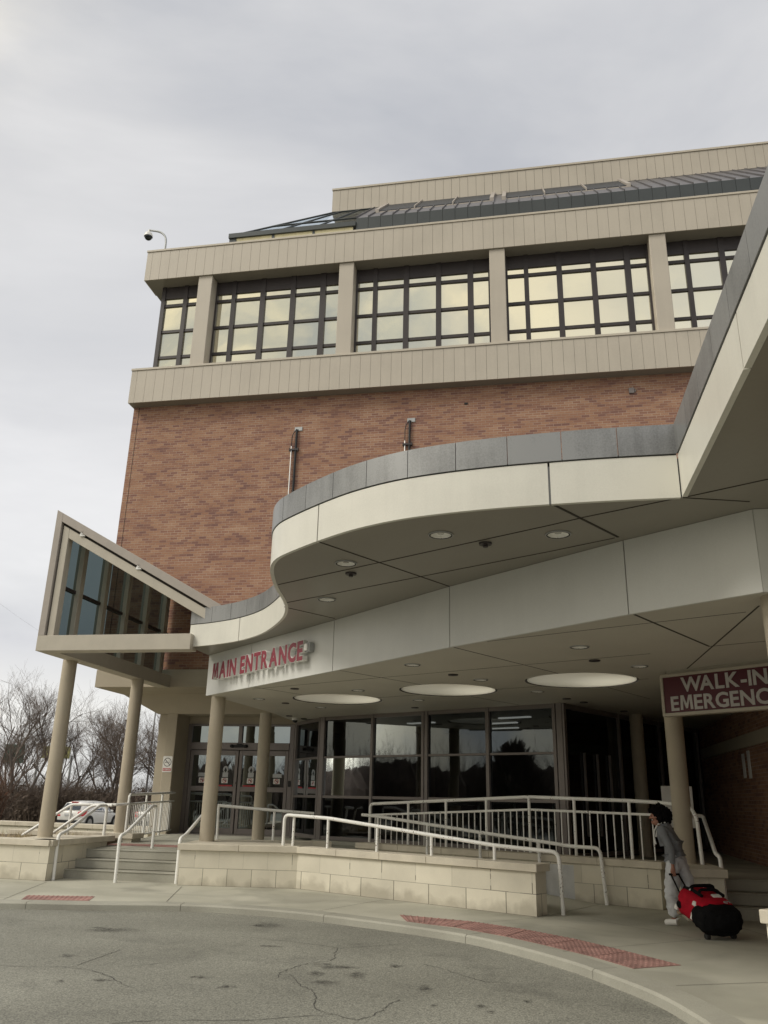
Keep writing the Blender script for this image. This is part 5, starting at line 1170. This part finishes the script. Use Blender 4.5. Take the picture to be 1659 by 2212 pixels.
# hands: palm, four unequal fingers curled round the handle, thumb from the side of the palm
GRIP = lwr + Vector((.015, .01, -.10))
pl_ = chain(9, [(lwr + Vector((.004, .0, -.045)), .030)])
for k, (o_, ln) in enumerate(((-.030, .9), (-.010, 1.0), (.011, .95), (.031, .75))):
    b0 = lwr + fw*o_ + up*(-.085) + lf*.012; chain(pl_, [(b0, .0105), (b0 + up*(-.026*ln) + lf*.004, .0095), (b0 + up*(-.042*ln) - lf*.020, .009), (b0 + up*(-.028*ln) - lf*.038, .0078)])
chain(pl_, [(lwr + fw*.035 - lf*.008 + up*(-.055), .012), (lwr + fw*.042 - lf*.03 + up*(-.08), .010), (lwr + fw*.024 - lf*.042 + up*(-.098), .009)])
pr_ = chain(12, [(rwr + fw*.045, .028)])
for k, (o_, ln) in enumerate(((-.028, .85), (-.009, 1), (.010, .95), (.029, .75))):
    b0 = rwr + fw*.085 + up*o_; chain(pr_, [(b0, .0105), (b0 + fw*.03*ln - lf*-.010, .0095), (b0 + fw*.045*ln + lf*.024, .008)])
chain(pr_, [(rwr + fw*.05 + up*.035, .011), (rwr + fw*.075 + up*.05 + lf*.01, .0095)])
skin_part('body', nodes, edges, MT['skin'], PT, sub=1)
cl = [(pp(.03, 0, 1.10), .14), (waist, .142), (chest, .166), (pp(.145, 0, 1.345), .085), (lsh, .072), (lel, .058), (lwr + up*.03, .043), (rsh, .072), (rel, .058), (rwr - fw*.02, .043), (pp(.022, 0, .99), .140), (pp(.012, 0, .945), .138), (pp(.008, 0, .905), .128)]
skin_part('hoodie', cl, [(10, 1), (10, 11), (11, 12), (1, 0), (0, 2), (2, 3), (2, 4), (4, 5), (5, 6), (2, 7), (7, 8), (8, 9)], MT['hoodie'], PT, root=1, sub=2, folds=(.011, 9))
hd = [(pp(.155, .08, 1.375), .034), (pp(.065, .07, 1.365), .055), (pp(.015, 0, 1.335), .068), (pp(.065, -.07, 1.365), .055), (pp(.155, -.08, 1.375), .034), (pp(.0, 0, 1.25), .045)]
skin_part('hood', hd, [(0, 1), (1, 2), (2, 3), (3, 4), (2, 5)], MT['hoodie'], PT, root=2, folds=(.01, 12))
mb = MB(); mb.tube([pp(.19, .09, 1.385), pp(.11, .11, 1.41), pp(.055, .085, 1.42), pp(.035, 0, 1.415)], .010, 6); mb.tube([pp(.20, .08, 1.37), pp(.255, .065, 1.29), pp(.27, .055, 1.20), pp(.25, .05, 1.10)], .012, 6); mb.tube([pp(.20, -.08, 1.37), pp(.255, -.055, 1.29), pp(.27, -.045, 1.2)], .012, 6)
part('white_trim', mb, MT['white'], PT, smooth=True)
tr = [(pp(0, 0, .93), .135), (lhp, .118), (lkn, .108), (pp(.05, .10, .25), .104), (pp(.03, .10, .10), .094), (rhp, .125), (rkn, .11), (pp(-.22, -.14, .29), .10), (ran + up*.03, .085), (pp(-.02, 0, .86), .125)]
skin_part('sweatpants', tr, [(0, 9), (9, 1), (1, 2), (2, 3), (3, 4), (9, 5), (5, 6), (6, 7), (7, 8)], MT['trousers'], PT, root=9, sub=3, folds=(.024, 8))
def shoe(heel, toe):
    d = (toe-heel); m = heel + d*.55
    nd = [(heel + up*.012 - d*.08, .05), (m + up*.008, .05), (toe + d*.16, .042), (heel + up*.06 + d*.05, .05)]
    skin_part('shoe', nd, [(0, 1), (1, 2), (0, 3)], MT['white'], PT, root=0)
shoe(lheel, ltoe); shoe(rheel + up*-.05, rtoe)
mb = MB(); random.seed(11)
hc = hp(.005, 0, 1.535)
for k in range(520):
    v = Vector((random.gauss(0, 1), random.gauss(0, 1), random.gauss(0, 1))).normalized()
    if v.dot(hfw) > .30 and v.z < .42: continue
    if v.z < -.55 and v.dot(hfw) > -.1: continue
    back = max(0, -v.dot(hfw)); lowk = 1 + .55*back*(v.z < 0); jit = random.uniform(.85, 1.22)
    q = hc + Vector((v.x*.140*jit, v.y*.140*jit, v.z*.120*lowk*jit)); rr = random.uniform(.010, .030); mb.ball(q, rr, rr*random.uniform(.7, 1.2), rr*random.uniform(.9, 1.9), 5, 4)
mb.ball(hc, .12, .12, .10, 14, 9)
part('hair', mb, MT['hair'], PT, smooth=True)
mb = MB()
for s in (-1, 1): mb.ball(hp(.133, .034*s, 1.518), .011, .011, .008, 8, 6)
part('eye', mb, MT['black'], PT, smooth=True)

# suitcase: a big wheeled holdall, tilted up towards the hand
BT = thing('suitcase', 'big red and black wheeled holdall pulled along by its long black handle', 'suitcase', (4.5, 12.1, 0))
tilt = R(15); ax = (Vector((GRIP.x-.045, GRIP.y, 0)) - Vector((4.72, 12.02, 0))).normalized(); ax3 = Vector((ax.x*math.cos(tilt), ax.y*math.cos(tilt), math.sin(tilt)))
sx = Vector((ax.y, -ax.x, 0)); nz_ = sx.cross(ax3).normalized()
org = Vector((4.62, 12.08, .055))
MBAG = Matrix(((sx.x, ax3.x, nz_.x, org.x), (sx.y, ax3.y, nz_.y, org.y), (sx.z, ax3.z, nz_.z, org.z), (0, 0, 0, 1)))   # x across, y along, z up off the back
def loaf(mb, y0, y1, hw, z0, z1, n=44, m=16, pw_=3.4, lump=.03, ends=(.06, .06), seed=0):
    """a stuffed fabric bag: boxy section, rounded ends, uneven bulges and slack folds"""
    rings = []
    for i in range(m+1):
        f = i/m; y = y0+(y1-y0)*f; e = 1.0
        if y-y0 < ends[0]: e = .74+.26*math.sin(math.pi/2*(y-y0)/ends[0])
        if y1-y < ends[1]: e = min(e, .74+.26*math.sin(math.pi/2*(y1-y)/ends[1]))
        ring = []
        for j in range(n):
            a = 2*math.pi*j/n; c, s_ = math.cos(a), math.sin(a); rr = (abs(c)**pw_+abs(s_)**pw_)**(-1/pw_)
            q = Vector((c*rr*2.2, y*7, s_*rr*2.2)) + Vector((seed, 0, 0)); w = 1+lump*(noise.noise(q)+.7*noise.noise(q*2.3)) - .012*abs(math.sin(y*38+3*noise.noise(q)))
            ring.append(mb.av((hw*e*rr*c*w, y+.02*noise.noise(q*1.4), (z0+z1)/2+(z1-z0)/2*e*rr*s_*w)))
        rings.append(ring)
    for i in range(m):
        for j in range(n): mb.face((rings[i][j], rings[i+1][j], rings[i+1][(j+1) % n], rings[i][(j+1) % n]))
    for ring, flip in ((rings[0], False), (rings[-1], True)):
        cen = sum((mb.v[k] for k in ring), Vector())/n; dy = Vector((MBAG[0][1], MBAG[1][1], MBAG[2][1]))*(.02 if flip else -.02)
        mb.v.append(cen+dy); c_ = len(mb.v)-1
        for j in range(n): mb.face((ring[j], ring[(j+1) % n], c_) if not flip else (ring[(j+1) % n], ring[j], c_))
mb = MB(MBAG); loaf(mb, .14, .72, .275, .0, .385, lump=.035, seed=3); part('red_body', mb, MT['bag_red'], BT, smooth=True)
mb = MB(MBAG); loaf(mb, -.03, .30, .30, -.035, .345, lump=.05, ends=(.12, .05), seed=9)
mb.M = MBAG @ Matrix.Translation((0, -.02, .02)); loaf(mb, -.05, .10, .19, .04, .29, lump=.06, ends=(.06, .03), seed=14, m=8)
mb.M = MBAG @ Matrix.Translation((-.26, .05, .02)); loaf(mb, .0, .26, .055, .03, .26, lump=.08, ends=(.05, .05), seed=17, m=8, n=20)
part('black_end', mb, MT['bag_black'], BT, smooth=True)
mb = MB(MBAG); mb.box(-.20, .20, .69, .77, .03, .13); mb.box(-.24, .24, .66, .73, .0, .06); part('tan_base', mb, MT['bag_tan'], BT, bevel=.015)
mb = MB(MBAG)
for s in (-1, 1):
    x = .17*s; mb.tube([(x, .29, .398), (x, .50, .402), (x, .67, .375), (x, .735, .2), (x, .74, .05)], .022, 6)
mb.tube(fillet([(-.17, .36, .395), (-.13, .40, .44), (.13, .40, .44), (.17, .36, .395)], .05), .02, 6); mb.tube(fillet([(-.17, .56, .395), (-.12, .56, .435), (.2, .57, .435), (.25, .60, .35)], .05), .022, 6)
mb.ball((-.245, .63, .16), .055, .07, .06)
part('strap', mb, MT['bag_black'], BT, smooth=True)
for (x, y, z), a_, l_, b2 in (((-.285, .31, .13), .015, .05, .05), ((-.255, .32, .29), .03, .05, .03), ((.08, .33, .372), .10, .06, .028), ((-.18, .52, .40), .04, .015, .012), ((.14, .53, .40), .04, .011, .01), ((-.26, .70, .10), .03, .045, .035)):
    mb = MB(MBAG)
    n_ = 9; ring = [(x+a_*math.cos(6.283*k/n_)*random.uniform(.7, 1.15), y+l_*math.sin(6.283*k/n_)*random.uniform(.7, 1.1)) for k in range(n_)]
    mb.hexa([(x-a_, y-l_, z-b2), (x+a_*.9, y-l_*.8, z-b2), (x+a_, y+l_, z-b2), (x-a_*.8, y+l_*.9, z-b2)], [(x-a_*.7, y-l_*.7, z+b2), (x+a_*.6, y-l_*.6, z+b2), (x+a_*.7, y+l_*.7, z+b2), (x-a_*.6, y+l_*.6, z+b2)])
    part('white_patch', mb, MT['white'], BT, bevel=.012)
mb = MB(MBAG); mb.tube([(.10+.045*math.cos(t_), .13+.03*math.sin(t_), .378) for t_ in [math.pi*2*k/14 for k in range(-2, 11)]], .006, 5); part('emblem', mb, MT['galv'], BT)
for s in (-1, 1):
    mb = MB(MBAG); q = MBAG @ Vector((.20*s, .10, -.01)); wb = MB(); wb.tube([(q.x-sx.x*.025, q.y-sx.y*.025, .04), (q.x+sx.x*.025, q.y+sx.y*.025, 0.04)], .04, 14); part('wheel', wb, MT['rubber'], BT)
inv = MBAG.inverted(); g = inv @ GRIP
mb = MB(MBAG)
for s in (-1, 1): mb.tube([(.075*s, .66, .08), (.075*s+g.x*.5, (g.y+.70)/2, g.z*.5+.04), (.065*s+g.x, g.y-.02, g.z)], .0125, 8)
mb.tube([(g.x-.085, g.y, g.z), (g.x+.085, g.y, g.z)], .016, 8); part('pull_handle', mb, MT['bag_black'], BT, smooth=True)

# ================================================================== cars
def make_car(name, label, paint, loc, rot, L_=4.7, H_=1.62):
    t = thing(name, label, 'car', loc, rot)
    M = Matrix.Translation(loc) @ Matrix.Rotation(rot, 4, 'Z')      # +x is forwards
    # stations: x, half width at sill, half width at belt, sill z, belt z
    ST = [(-2.32, .62, .66, .50, .86), (-2.26, .80, .80, .36, .98), (-2.05, .88, .88, .30, 1.03), (-1.5, .92, .925, .26, 1.03), (-.8, .93, .935, .25, 1.00), (0, .93, .935, .25, .97), (.7, .93, .93, .25, .95), (1.15, .93, .91, .26, .94), (1.6, .91, .86, .28, .88), (2.0, .86, .78, .32, .80), (2.22, .76, .68, .38, .72), (2.32, .58, .54, .44, .64)]
    mb = MB(M); rings = []
    for x, ws, wb, zs, zb in ST:
        h = zb-zs; prof = [(-ws*.86, zs), (-ws*.98, zs+.10*h), (-ws*1.01, zs+.4*h), (-wb, zs+.75*h), (-wb*.97, zb-.03), (-wb*.86, zb), (0, zb+.025), (wb*.86, zb), (wb*.97, zb-.03), (wb, zs+.75*h), (ws*1.01, zs+.4*h), (ws*.98, zs+.10*h), (ws*.86, zs)]
        rings.append([mb.av((x, y, z)) for y, z in prof])
    for k in range(len(rings)-1):
        for j in range(12): mb.face((rings[k][j], rings[k+1][j], rings[k+1][j+1], rings[k][j+1]))
        mb.face((rings[k][12], rings[k+1][12], rings[k+1][0], rings[k][0]))
    mb.face(rings[0]); mb.face(rings[-1][::-1])
    # greenhouse
    GS = [(-2.12, .74, .60, 1.02, 1.06), (-1.80, .86, .60, 1.03, 1.50), (-1.2, .89, .66, 1.02, H_-.03), (-.4, .90, .69, 1.0, H_), (.3, .90, .68, .98, H_-.04), (.62, .90, .64, .97, 1.48), (1.30, .84, .70, .93, 1.00)]
    gr = []
    for x, wb, wt, zb, zt in GS: gr.append([mb.av(q) for q in ((x, -wb, zb), (x, -(wb*.55+wt*.45), zb+(zt-zb)*.5), (x, -wt, zt-.03), (x, -wt*.7, zt), (x, wt*.7, zt), (x, wt, zt-.03), (x, wb*.55+wt*.45, zb+(zt-zb)*.5), (x, wb, zb))])
    for k in range(len(gr)-1):
        for j in range(7): mb.face((gr[k][j], gr[k+1][j], gr[k+1][j+1], gr[k][j+1]))
    mb.face(gr[0]); mb.face(gr[-1][::-1])
    part('body', mb, paint, t, smooth=True)
    def gp(x, s, f):                                # a point on the side glass: f = 0 belt .. 1 roof rail
        for a_, b2 in zip(GS, GS[1:]):
            if a_[0] <= x <= b2[0]:
                u = (x-a_[0])/(b2[0]-a_[0]); wb, wt, zb, zt = [a_[i]*(1-u)+b2[i]*u for i in range(1, 5)]
                return (x, s*((wb*(1-f)+wt*f)+.012), zb+(zt-.03-zb)*f)
    for s in (-1, 1):
        for P in ([(-1.72, .45), (-1.55, .18), (-1.02, .12), (-1.02, .86), (-1.45, .84)], [(-.95, .1), (-.12, .1), (-.12, .88), (-.95, .88)], [(-.05, .1), (.98, .14), (.62, .84), (.25, .9), (-.05, .88)]):
            mb = MB(M); mb.poly([gp(x, s, f) for x, f in P]); part('side_window', mb, MT['car_glass'], t)
        mb = MB(M); mb.ball((.82, s*1.0, 1.02), .08, .1, .07, 8, 6); part('wing_mirror', mb, paint, t, smooth=True)
        for x in (-1.42, 1.42):
            mb = MB(M); mb.tube([(x, s*.70, .345), (x, s*.935, .345)], .345, 22); w = part('tyre', mb, MT['rubber'], t)
            mb = MB(M); mb.tube([(x, s*.90, .345), (x, s*.945, .345)], .22, 14); part('rim', mb, MT['alloy'], w)
            mb = MB(M); pts = [(x+.43*math.cos(a_), s*.944, .34+.43*math.sin(a_)) for a_ in [math.pi*k/14 for k in range(15)]]; mb.poly(pts + [(x-.43, s*.944, .26), (x+.43, s*.944, .26)]) ; part('wheel_arch', mb, MT['black'], t)
            mb = MB(M); mb.tube([(x, s*.946, .345), (x, s*.950, .345)], .335, 22); mb2 = MB(M); part('tyre_wall', mb, MT['rubber'], w)
            mb = MB(M); mb.tube([(x, s*.950, .345), (x, s*.962, .345)], .225, 14); part('hub', mb, MT['alloy'], w)
        mb = MB(M); mb.hexa([(-2.36, s*.56, .70), (-1.98, s*.955, .74), (-1.92, s*.90, .74), (-2.2, s*.5, .70)], [(-2.27, s*.70, 1.0), (-1.78, s*.955, 1.04), (-1.78, s*.88, 1.05), (-2.1, s*.6, 1.02)]); mb.hexa([(-2.36, s*.56, .70), (-2.30, s*.78, .70), (-2.0, s*.94, .72), (-2.0, s*.5, .7)], [(-2.30, s*.64, .98), (-2.22, s*.84, 1.0), (-1.9, s*.95, 1.02), (-1.9, s*.6, 1.0)]); part('tail_light', mb, MT['lamp_red'], t, bevel=.02)
        mb = MB(M); mb.ball((2.1, s*.68, .66), .16, .14, .09, 8, 6); part('headlight', mb, MT['steel'], t, smooth=True)
    mb = MB(M); mb.poly([(-2.155, -.62, 1.09), (-2.155, .62, 1.09), (-1.845, .53, 1.46), (-1.845, -.53, 1.46)]); part('rear_window', mb, MT['car_glass'], t)
    mb = MB(M); mb.poly([(1.25, -.74, 1.03), (1.25, .74, 1.03), (.66, .6, 1.47), (.66, -.6, 1.47)]); part('windscreen', mb, MT['car_glass'], t)
    mb = MB(M); mb.box(-1.86, -1.70, -.24, .24, 1.50, 1.545); part('brake_light', mb, MT['lamp_red'], t, bevel=.01)
    mb = MB(M); mb.box(-2.36, -2.30, -.27, .27, .74, .88); part('number_plate', mb, MT['plate'], t, bevel=.006)
    mb = MB(M); mb.box(-2.345, -2.0, -.78, .78, .22, .50); mb.box(-1.9, 1.9, -.84, .84, .2, .28); part('lower_bumper', mb, MT['black'], t, bevel=.03)
    return t
hd_ = math.atan2(.965, .262)
make_car('parked_car', 'white estate-shaped car with red tail lights parked beyond the left planter', MT['car_white'], (-18.3, 56.3, -.42), hd_)
make_car('parked_car', 'pale silver car glimpsed through the bars of the left railing', MT['car_silver'], (-13.9, 57.6, -.42), hd_)

# ================================================================== trees
def make_tree_mesh(seed, H, stems, spread, dens=1.0):
    rnd = random.Random(seed); tb, cb = MB(), MB()
    def grow(mb, p, d, ln, rad, lvl):
        n = 4 if lvl < 3 else 3; pts = [p]; rr = [rad]; q = p.copy(); dd = d.copy()
        k = 3 if lvl < 4 else 2
        for i in range(k):
            dd = (dd + Vector((rnd.gauss(0, .13), rnd.gauss(0, .13), rnd.gauss(.04, .09)))).normalized(); q = q + dd*ln/k; pts.append(q.copy()); rr.append(max(.0045, rad*(1-.42*(i+1)/k)))
        mb.tube(pts, rr, 6 if lvl == 0 else n, caps=False)
        if lvl >= 5: return
        nb = {0: 4, 1: 5, 2: 6, 3: 6, 4: 5}[lvl]; nb = max(2, round(nb*dens))
        for i in range(nb):
            f = .30+.70*(i+rnd.random()*.8)/nb; f = min(1, f); seg = min(len(pts)-2, int(f*(len(pts)-1))); u = f*(len(pts)-1)-seg; s = pts[seg].lerp(pts[seg+1], min(1, u))
            a = rnd.uniform(0, 6.283); side = dd.orthogonal().normalized(); side.rotate(Matrix.Rotation(a, 3, dd))
            tl = rnd.uniform(.35, .85); nd = (dd*math.cos(tl)+side*math.sin(tl)+Vector((0, 0, .18))).normalized()
            grow(cb, s, nd, ln*rnd.uniform(.52, .78), rad*(.55 if lvl < 2 else .46), lvl+1)
    for k in range(stems):
        a = 6.283*k/stems+rnd.random(); d = Vector((math.cos(a)*spread, math.sin(a)*spread, 1)).normalized()
        grow(tb, Vector((math.cos(a)*.15, math.sin(a)*.15, 0)), d, H*.42*rnd.uniform(.85, 1.1), .17/math.sqrt(stems)*1.3, 0 if stems < 4 else 1)
    return tb, cb
def tree(name, label, x, y, seed, H, stems, spread, dens=1.0, z=-.6):
    t = thing(name, label, 'tree', (0, 0, 0), 0, 'bare trees beyond the car park')
    tb, cb = make_tree_mesh(seed, H, stems, spread, dens)
    part('trunk', tb, MT['bark'], t, smooth=True); part('crown', cb, MT['twig'], t)
    t.location = (x, y, z); return t
T1 = tree('bare_tree', 'big bare spreading tree at the left edge, left of the first column', -27.2, 66, 3, 12.6, 3, .40, .8)
T2 = tree('bare_tree', 'bare multi-stemmed tree between the two canopy columns', -20.5, 69, 5, 11.4, 4, .32, .8)
T3 = tree('bare_tree', 'upright bare tree close to the left of the sign pier', -17.4, 70, 9, 11.6, 3, .22, .8)
dup(T2, (-31.5, 74, -.6), 1.2, .95, 'bare tree half out of the picture at the far left')
dup(T1, (-23.3, 76, -.6), 2.4, .9, 'bare tree behind the first column')
dup(T3, (-25.0, 70, -.6), 4.0, .86, 'slim bare tree just left of the first column')
dup(T1, (-40.5, 30, -.6), .6, .75, 'bare tree mirrored in the glass wall, standing across the drive')
dup(T3, (-13, -30, -.1), 1.9, .8, 'bare tree mirrored in the right-hand glass door')
dup(T2, (-16.4, 76, -.6), 3.0, .86, 'bare tree seen past the right side of the second column')
def thicket(name, label, region, n, h, material, seed, kind='stuff', cat='undergrowth', blobs=0):
    rnd = random.Random(seed); mb = MB()
    for k in range(n):
        x, y = region(rnd); hh = h*rnd.uniform(.4, 1.0); lean = Vector((rnd.gauss(0, .3), rnd.gauss(0, .3), 1)); q = Vector((x, y, -.6)); w = rnd.uniform(.012, .03)
        a = rnd.uniform(0, 3.14); s = Vector((math.cos(a), math.sin(a), 0))*w; e = q+lean*hh
        mb.poly([q-s, q+s, e])
        for j in range(3):
            f = rnd.uniform(.3, .95); b0 = q+lean*hh*f; dv = Vector((rnd.gauss(0, .5), rnd.gauss(0, .5), rnd.uniform(.1, .7)))*hh*.45; mb.poly([b0-s*.5, b0+s*.5, b0+dv])
    for k in range(blobs):
        x, y = region(rnd); zz = -.6+rnd.random()**1.4*h*.62; sz_ = rnd.uniform(.10, .26); v = Vector((rnd.gauss(0, 1), rnd.gauss(0, 1), rnd.gauss(0, 1))).normalized(); o1 = v.orthogonal().normalized()*sz_; o2 = v.cross(o1).normalized()*sz_*.5
        c = Vector((x, y, zz)); mb.poly([c-o1, c-o2, c+o1, c+o2])
    o = top(name, mb, material, label, cat, kind=kind)
    return o
thicket('undergrowth', 'dense dark bare undergrowth filling the gap under the trees', lambda r_: (r_.uniform(-46, -8), r_.uniform(63, 80)), 9000, 3.7, MT['brush'], 21, blobs=24000)
thicket('undergrowth', 'dense dark bare undergrowth filling the gap under the trees', lambda r_: (r_.uniform(-60, 20), r_.uniform(84, 92)), 3000, 4.6, MT['brush'], 22, blobs=14000)
def bush(x, y, label, rx, ry, h, material, seed):
    thicket('bush', label, lambda r_: (x+r_.gauss(0, rx*.5), y+r_.gauss(0, ry*.5)), 1500, h, material, seed, kind=None, cat='bush', blobs=2200)
bush(-24.9, 53, 'rounded russet bare bush at the left edge of the picture', 1.5, 1.3, 4.3, MT['rust'], 31)
bush(-22.6, 62, 'dark bare bush on the bank behind the white car', 2.6, 1.2, 3.4, MT['brush'], 33)
# woods reflected in the glass: across the drive, behind and left of the camera
rw_ = random.Random(41); mb = MB(); cols = []
for k in range(900):
    a = R(138) + R(178)*k/899; top_z = 4.3+.9*math.sin(k*.05)*math.sin(k*.017)+rw_.uniform(-.35, .35)
    d0 = 50+3*math.sin(k*.21); cols.append([mb.av((d*math.cos(a), d*math.sin(a)*.92, z)) for d, z in ((d0, -.6), (d0+rw_.uniform(-.3, .3), top_z*.6), (d0+2, top_z), (d0+7, -.6))])
for p_, q_ in zip(cols, cols[1:]):
    for j in range(3): mb.face((p_[j], q_[j], q_[j+1], p_[j+1]))
for k in range(5200):
    a = R(138)+R(178)*rw_.random(); d = rw_.uniform(49, 56); hh = rw_.uniform(4.2, 6.6) if rw_.random() < .9 else rw_.uniform(6, 8.5); q = Vector((d*math.cos(a), d*math.sin(a)*.92, 1.5)); sd_ = Vector((-math.sin(a), math.cos(a), 0)); w = rw_.uniform(.012, .035)
    e = q+Vector((rw_.gauss(0, .4), rw_.gauss(0, .4), hh-1.5)); mb.poly([q-sd_*w, q+sd_*w, e])
    for j in range(3):
        b0 = q.lerp(e, rw_.uniform(.3, .9)); mb.poly([b0-sd_*w*.5, b0+sd_*w*.5, b0+sd_*rw_.gauss(0, .6)+Vector((0, 0, rw_.uniform(.3, 1.3)))])
top('woods', mb, MT['brush'], 'dark belt of bare woods across the drive, mirrored in the entrance glass', 'woods', kind='stuff')
t = thing('evergreen_bush', 'bushy dark evergreen mirrored in the right-hand panes of the angled glass wall', 'bush', (-30, 7.6, -.1))
mb = MB(); mb.tube([(-30, 7.6, -.1), (-30, 7.6, 4.0)], [.12, .03], 8); part('trunk', mb, MT['bark'], t)
mb = MB(); re_ = random.Random(77)
for k in range(1500):
    z = 4.9*(re_.random()**1.1); r_ = 2.9*(1-(z/5.2)**1.6)*re_.uniform(.5, 1.05); a = re_.uniform(0, 6.283); q = Vector((-30+r_*math.cos(a), 7.6+r_*math.sin(a), z-.1))
    dv = Vector((math.cos(a)*.35, math.sin(a)*.35, re_.uniform(.25, .7))); o1 = dv.orthogonal().normalized()*.10
    mb.poly([q-o1, q+o1, q+dv+o1*.3, q+dv-o1*.3]); mb.poly([q-o1.cross(dv).normalized()*.1, q+o1.cross(dv).normalized()*.1, q+dv])
part('foliage', mb, MT['brush'], t)
# far furniture
t = thing('light_pole', 'tall thin grey light pole rising behind the trees', 'pole', (-19.1, 72, -.6))
mb = MB(); mb.tube([(-19.1, 72, -.6), (-19.0, 72, 9.2)], [.10, .06], 10); part('mast', mb, MT['galv'], t, smooth=True)
mb = MB(); mb.tube([(-19.0, 72, 9.15), (-18.2, 72, 9.4)], .05, 6); mb.box(-18.5, -17.9, 71.85, 72.15, 9.36, 9.48); part('lamp_head', mb, MT['galv'], t)
t = thing('roadside_sign', 'yellow roadside sign half hidden by bare branches beside the first column', 'sign', (-31.8, 82, -.6))
mb = MB(); mb.box(-32.0, -29.4, 82, 82.3, 4.7, 5.8); part('face', mb, MT['yellow'], t, bevel=.03)
mb = MB(); mb.tube([(-32.4, 82.2, -.6), (-32.4, 82.2, 5)], .12); mb.tube([(-29.2, 82.2, -.6), (-29.2, 82.2, 5)], .12); part('post', mb, MT['galv'], t)
t = thing('road_sign', 'small green road sign seen through the branches at the far left', 'sign', (-34.4, 82, -.6))
mb = MB(); mb.box(-35.6, -33.7, 82, 82.15, 4.2, 5.9); part('face', mb, MT['green'], t, bevel=.03)
mb = MB(); mb.tube([(-34.6, 82.2, -.6), (-34.6, 82.2, 4.4)], .1); part('post', mb, MT['galv'], t)
for y0, zA, zB, lab in ((64, 18.2, 10.0, 'thin overhead wire in the sky left of the gable, the upper of two'), (64, 11.8, 7.0, 'thin overhead wire in the sky left of the gable, the lower of two')):
    mb = MB(); mb.tube([(-34+14*k/8, y0+k*.4, zA+(zB-zA)*k/8-.5*math.sin(math.pi*k/8)) for k in range(9)], .005, 4); top('overhead_wire', mb, MT['galv'], lab, 'wire', 'overhead wires')
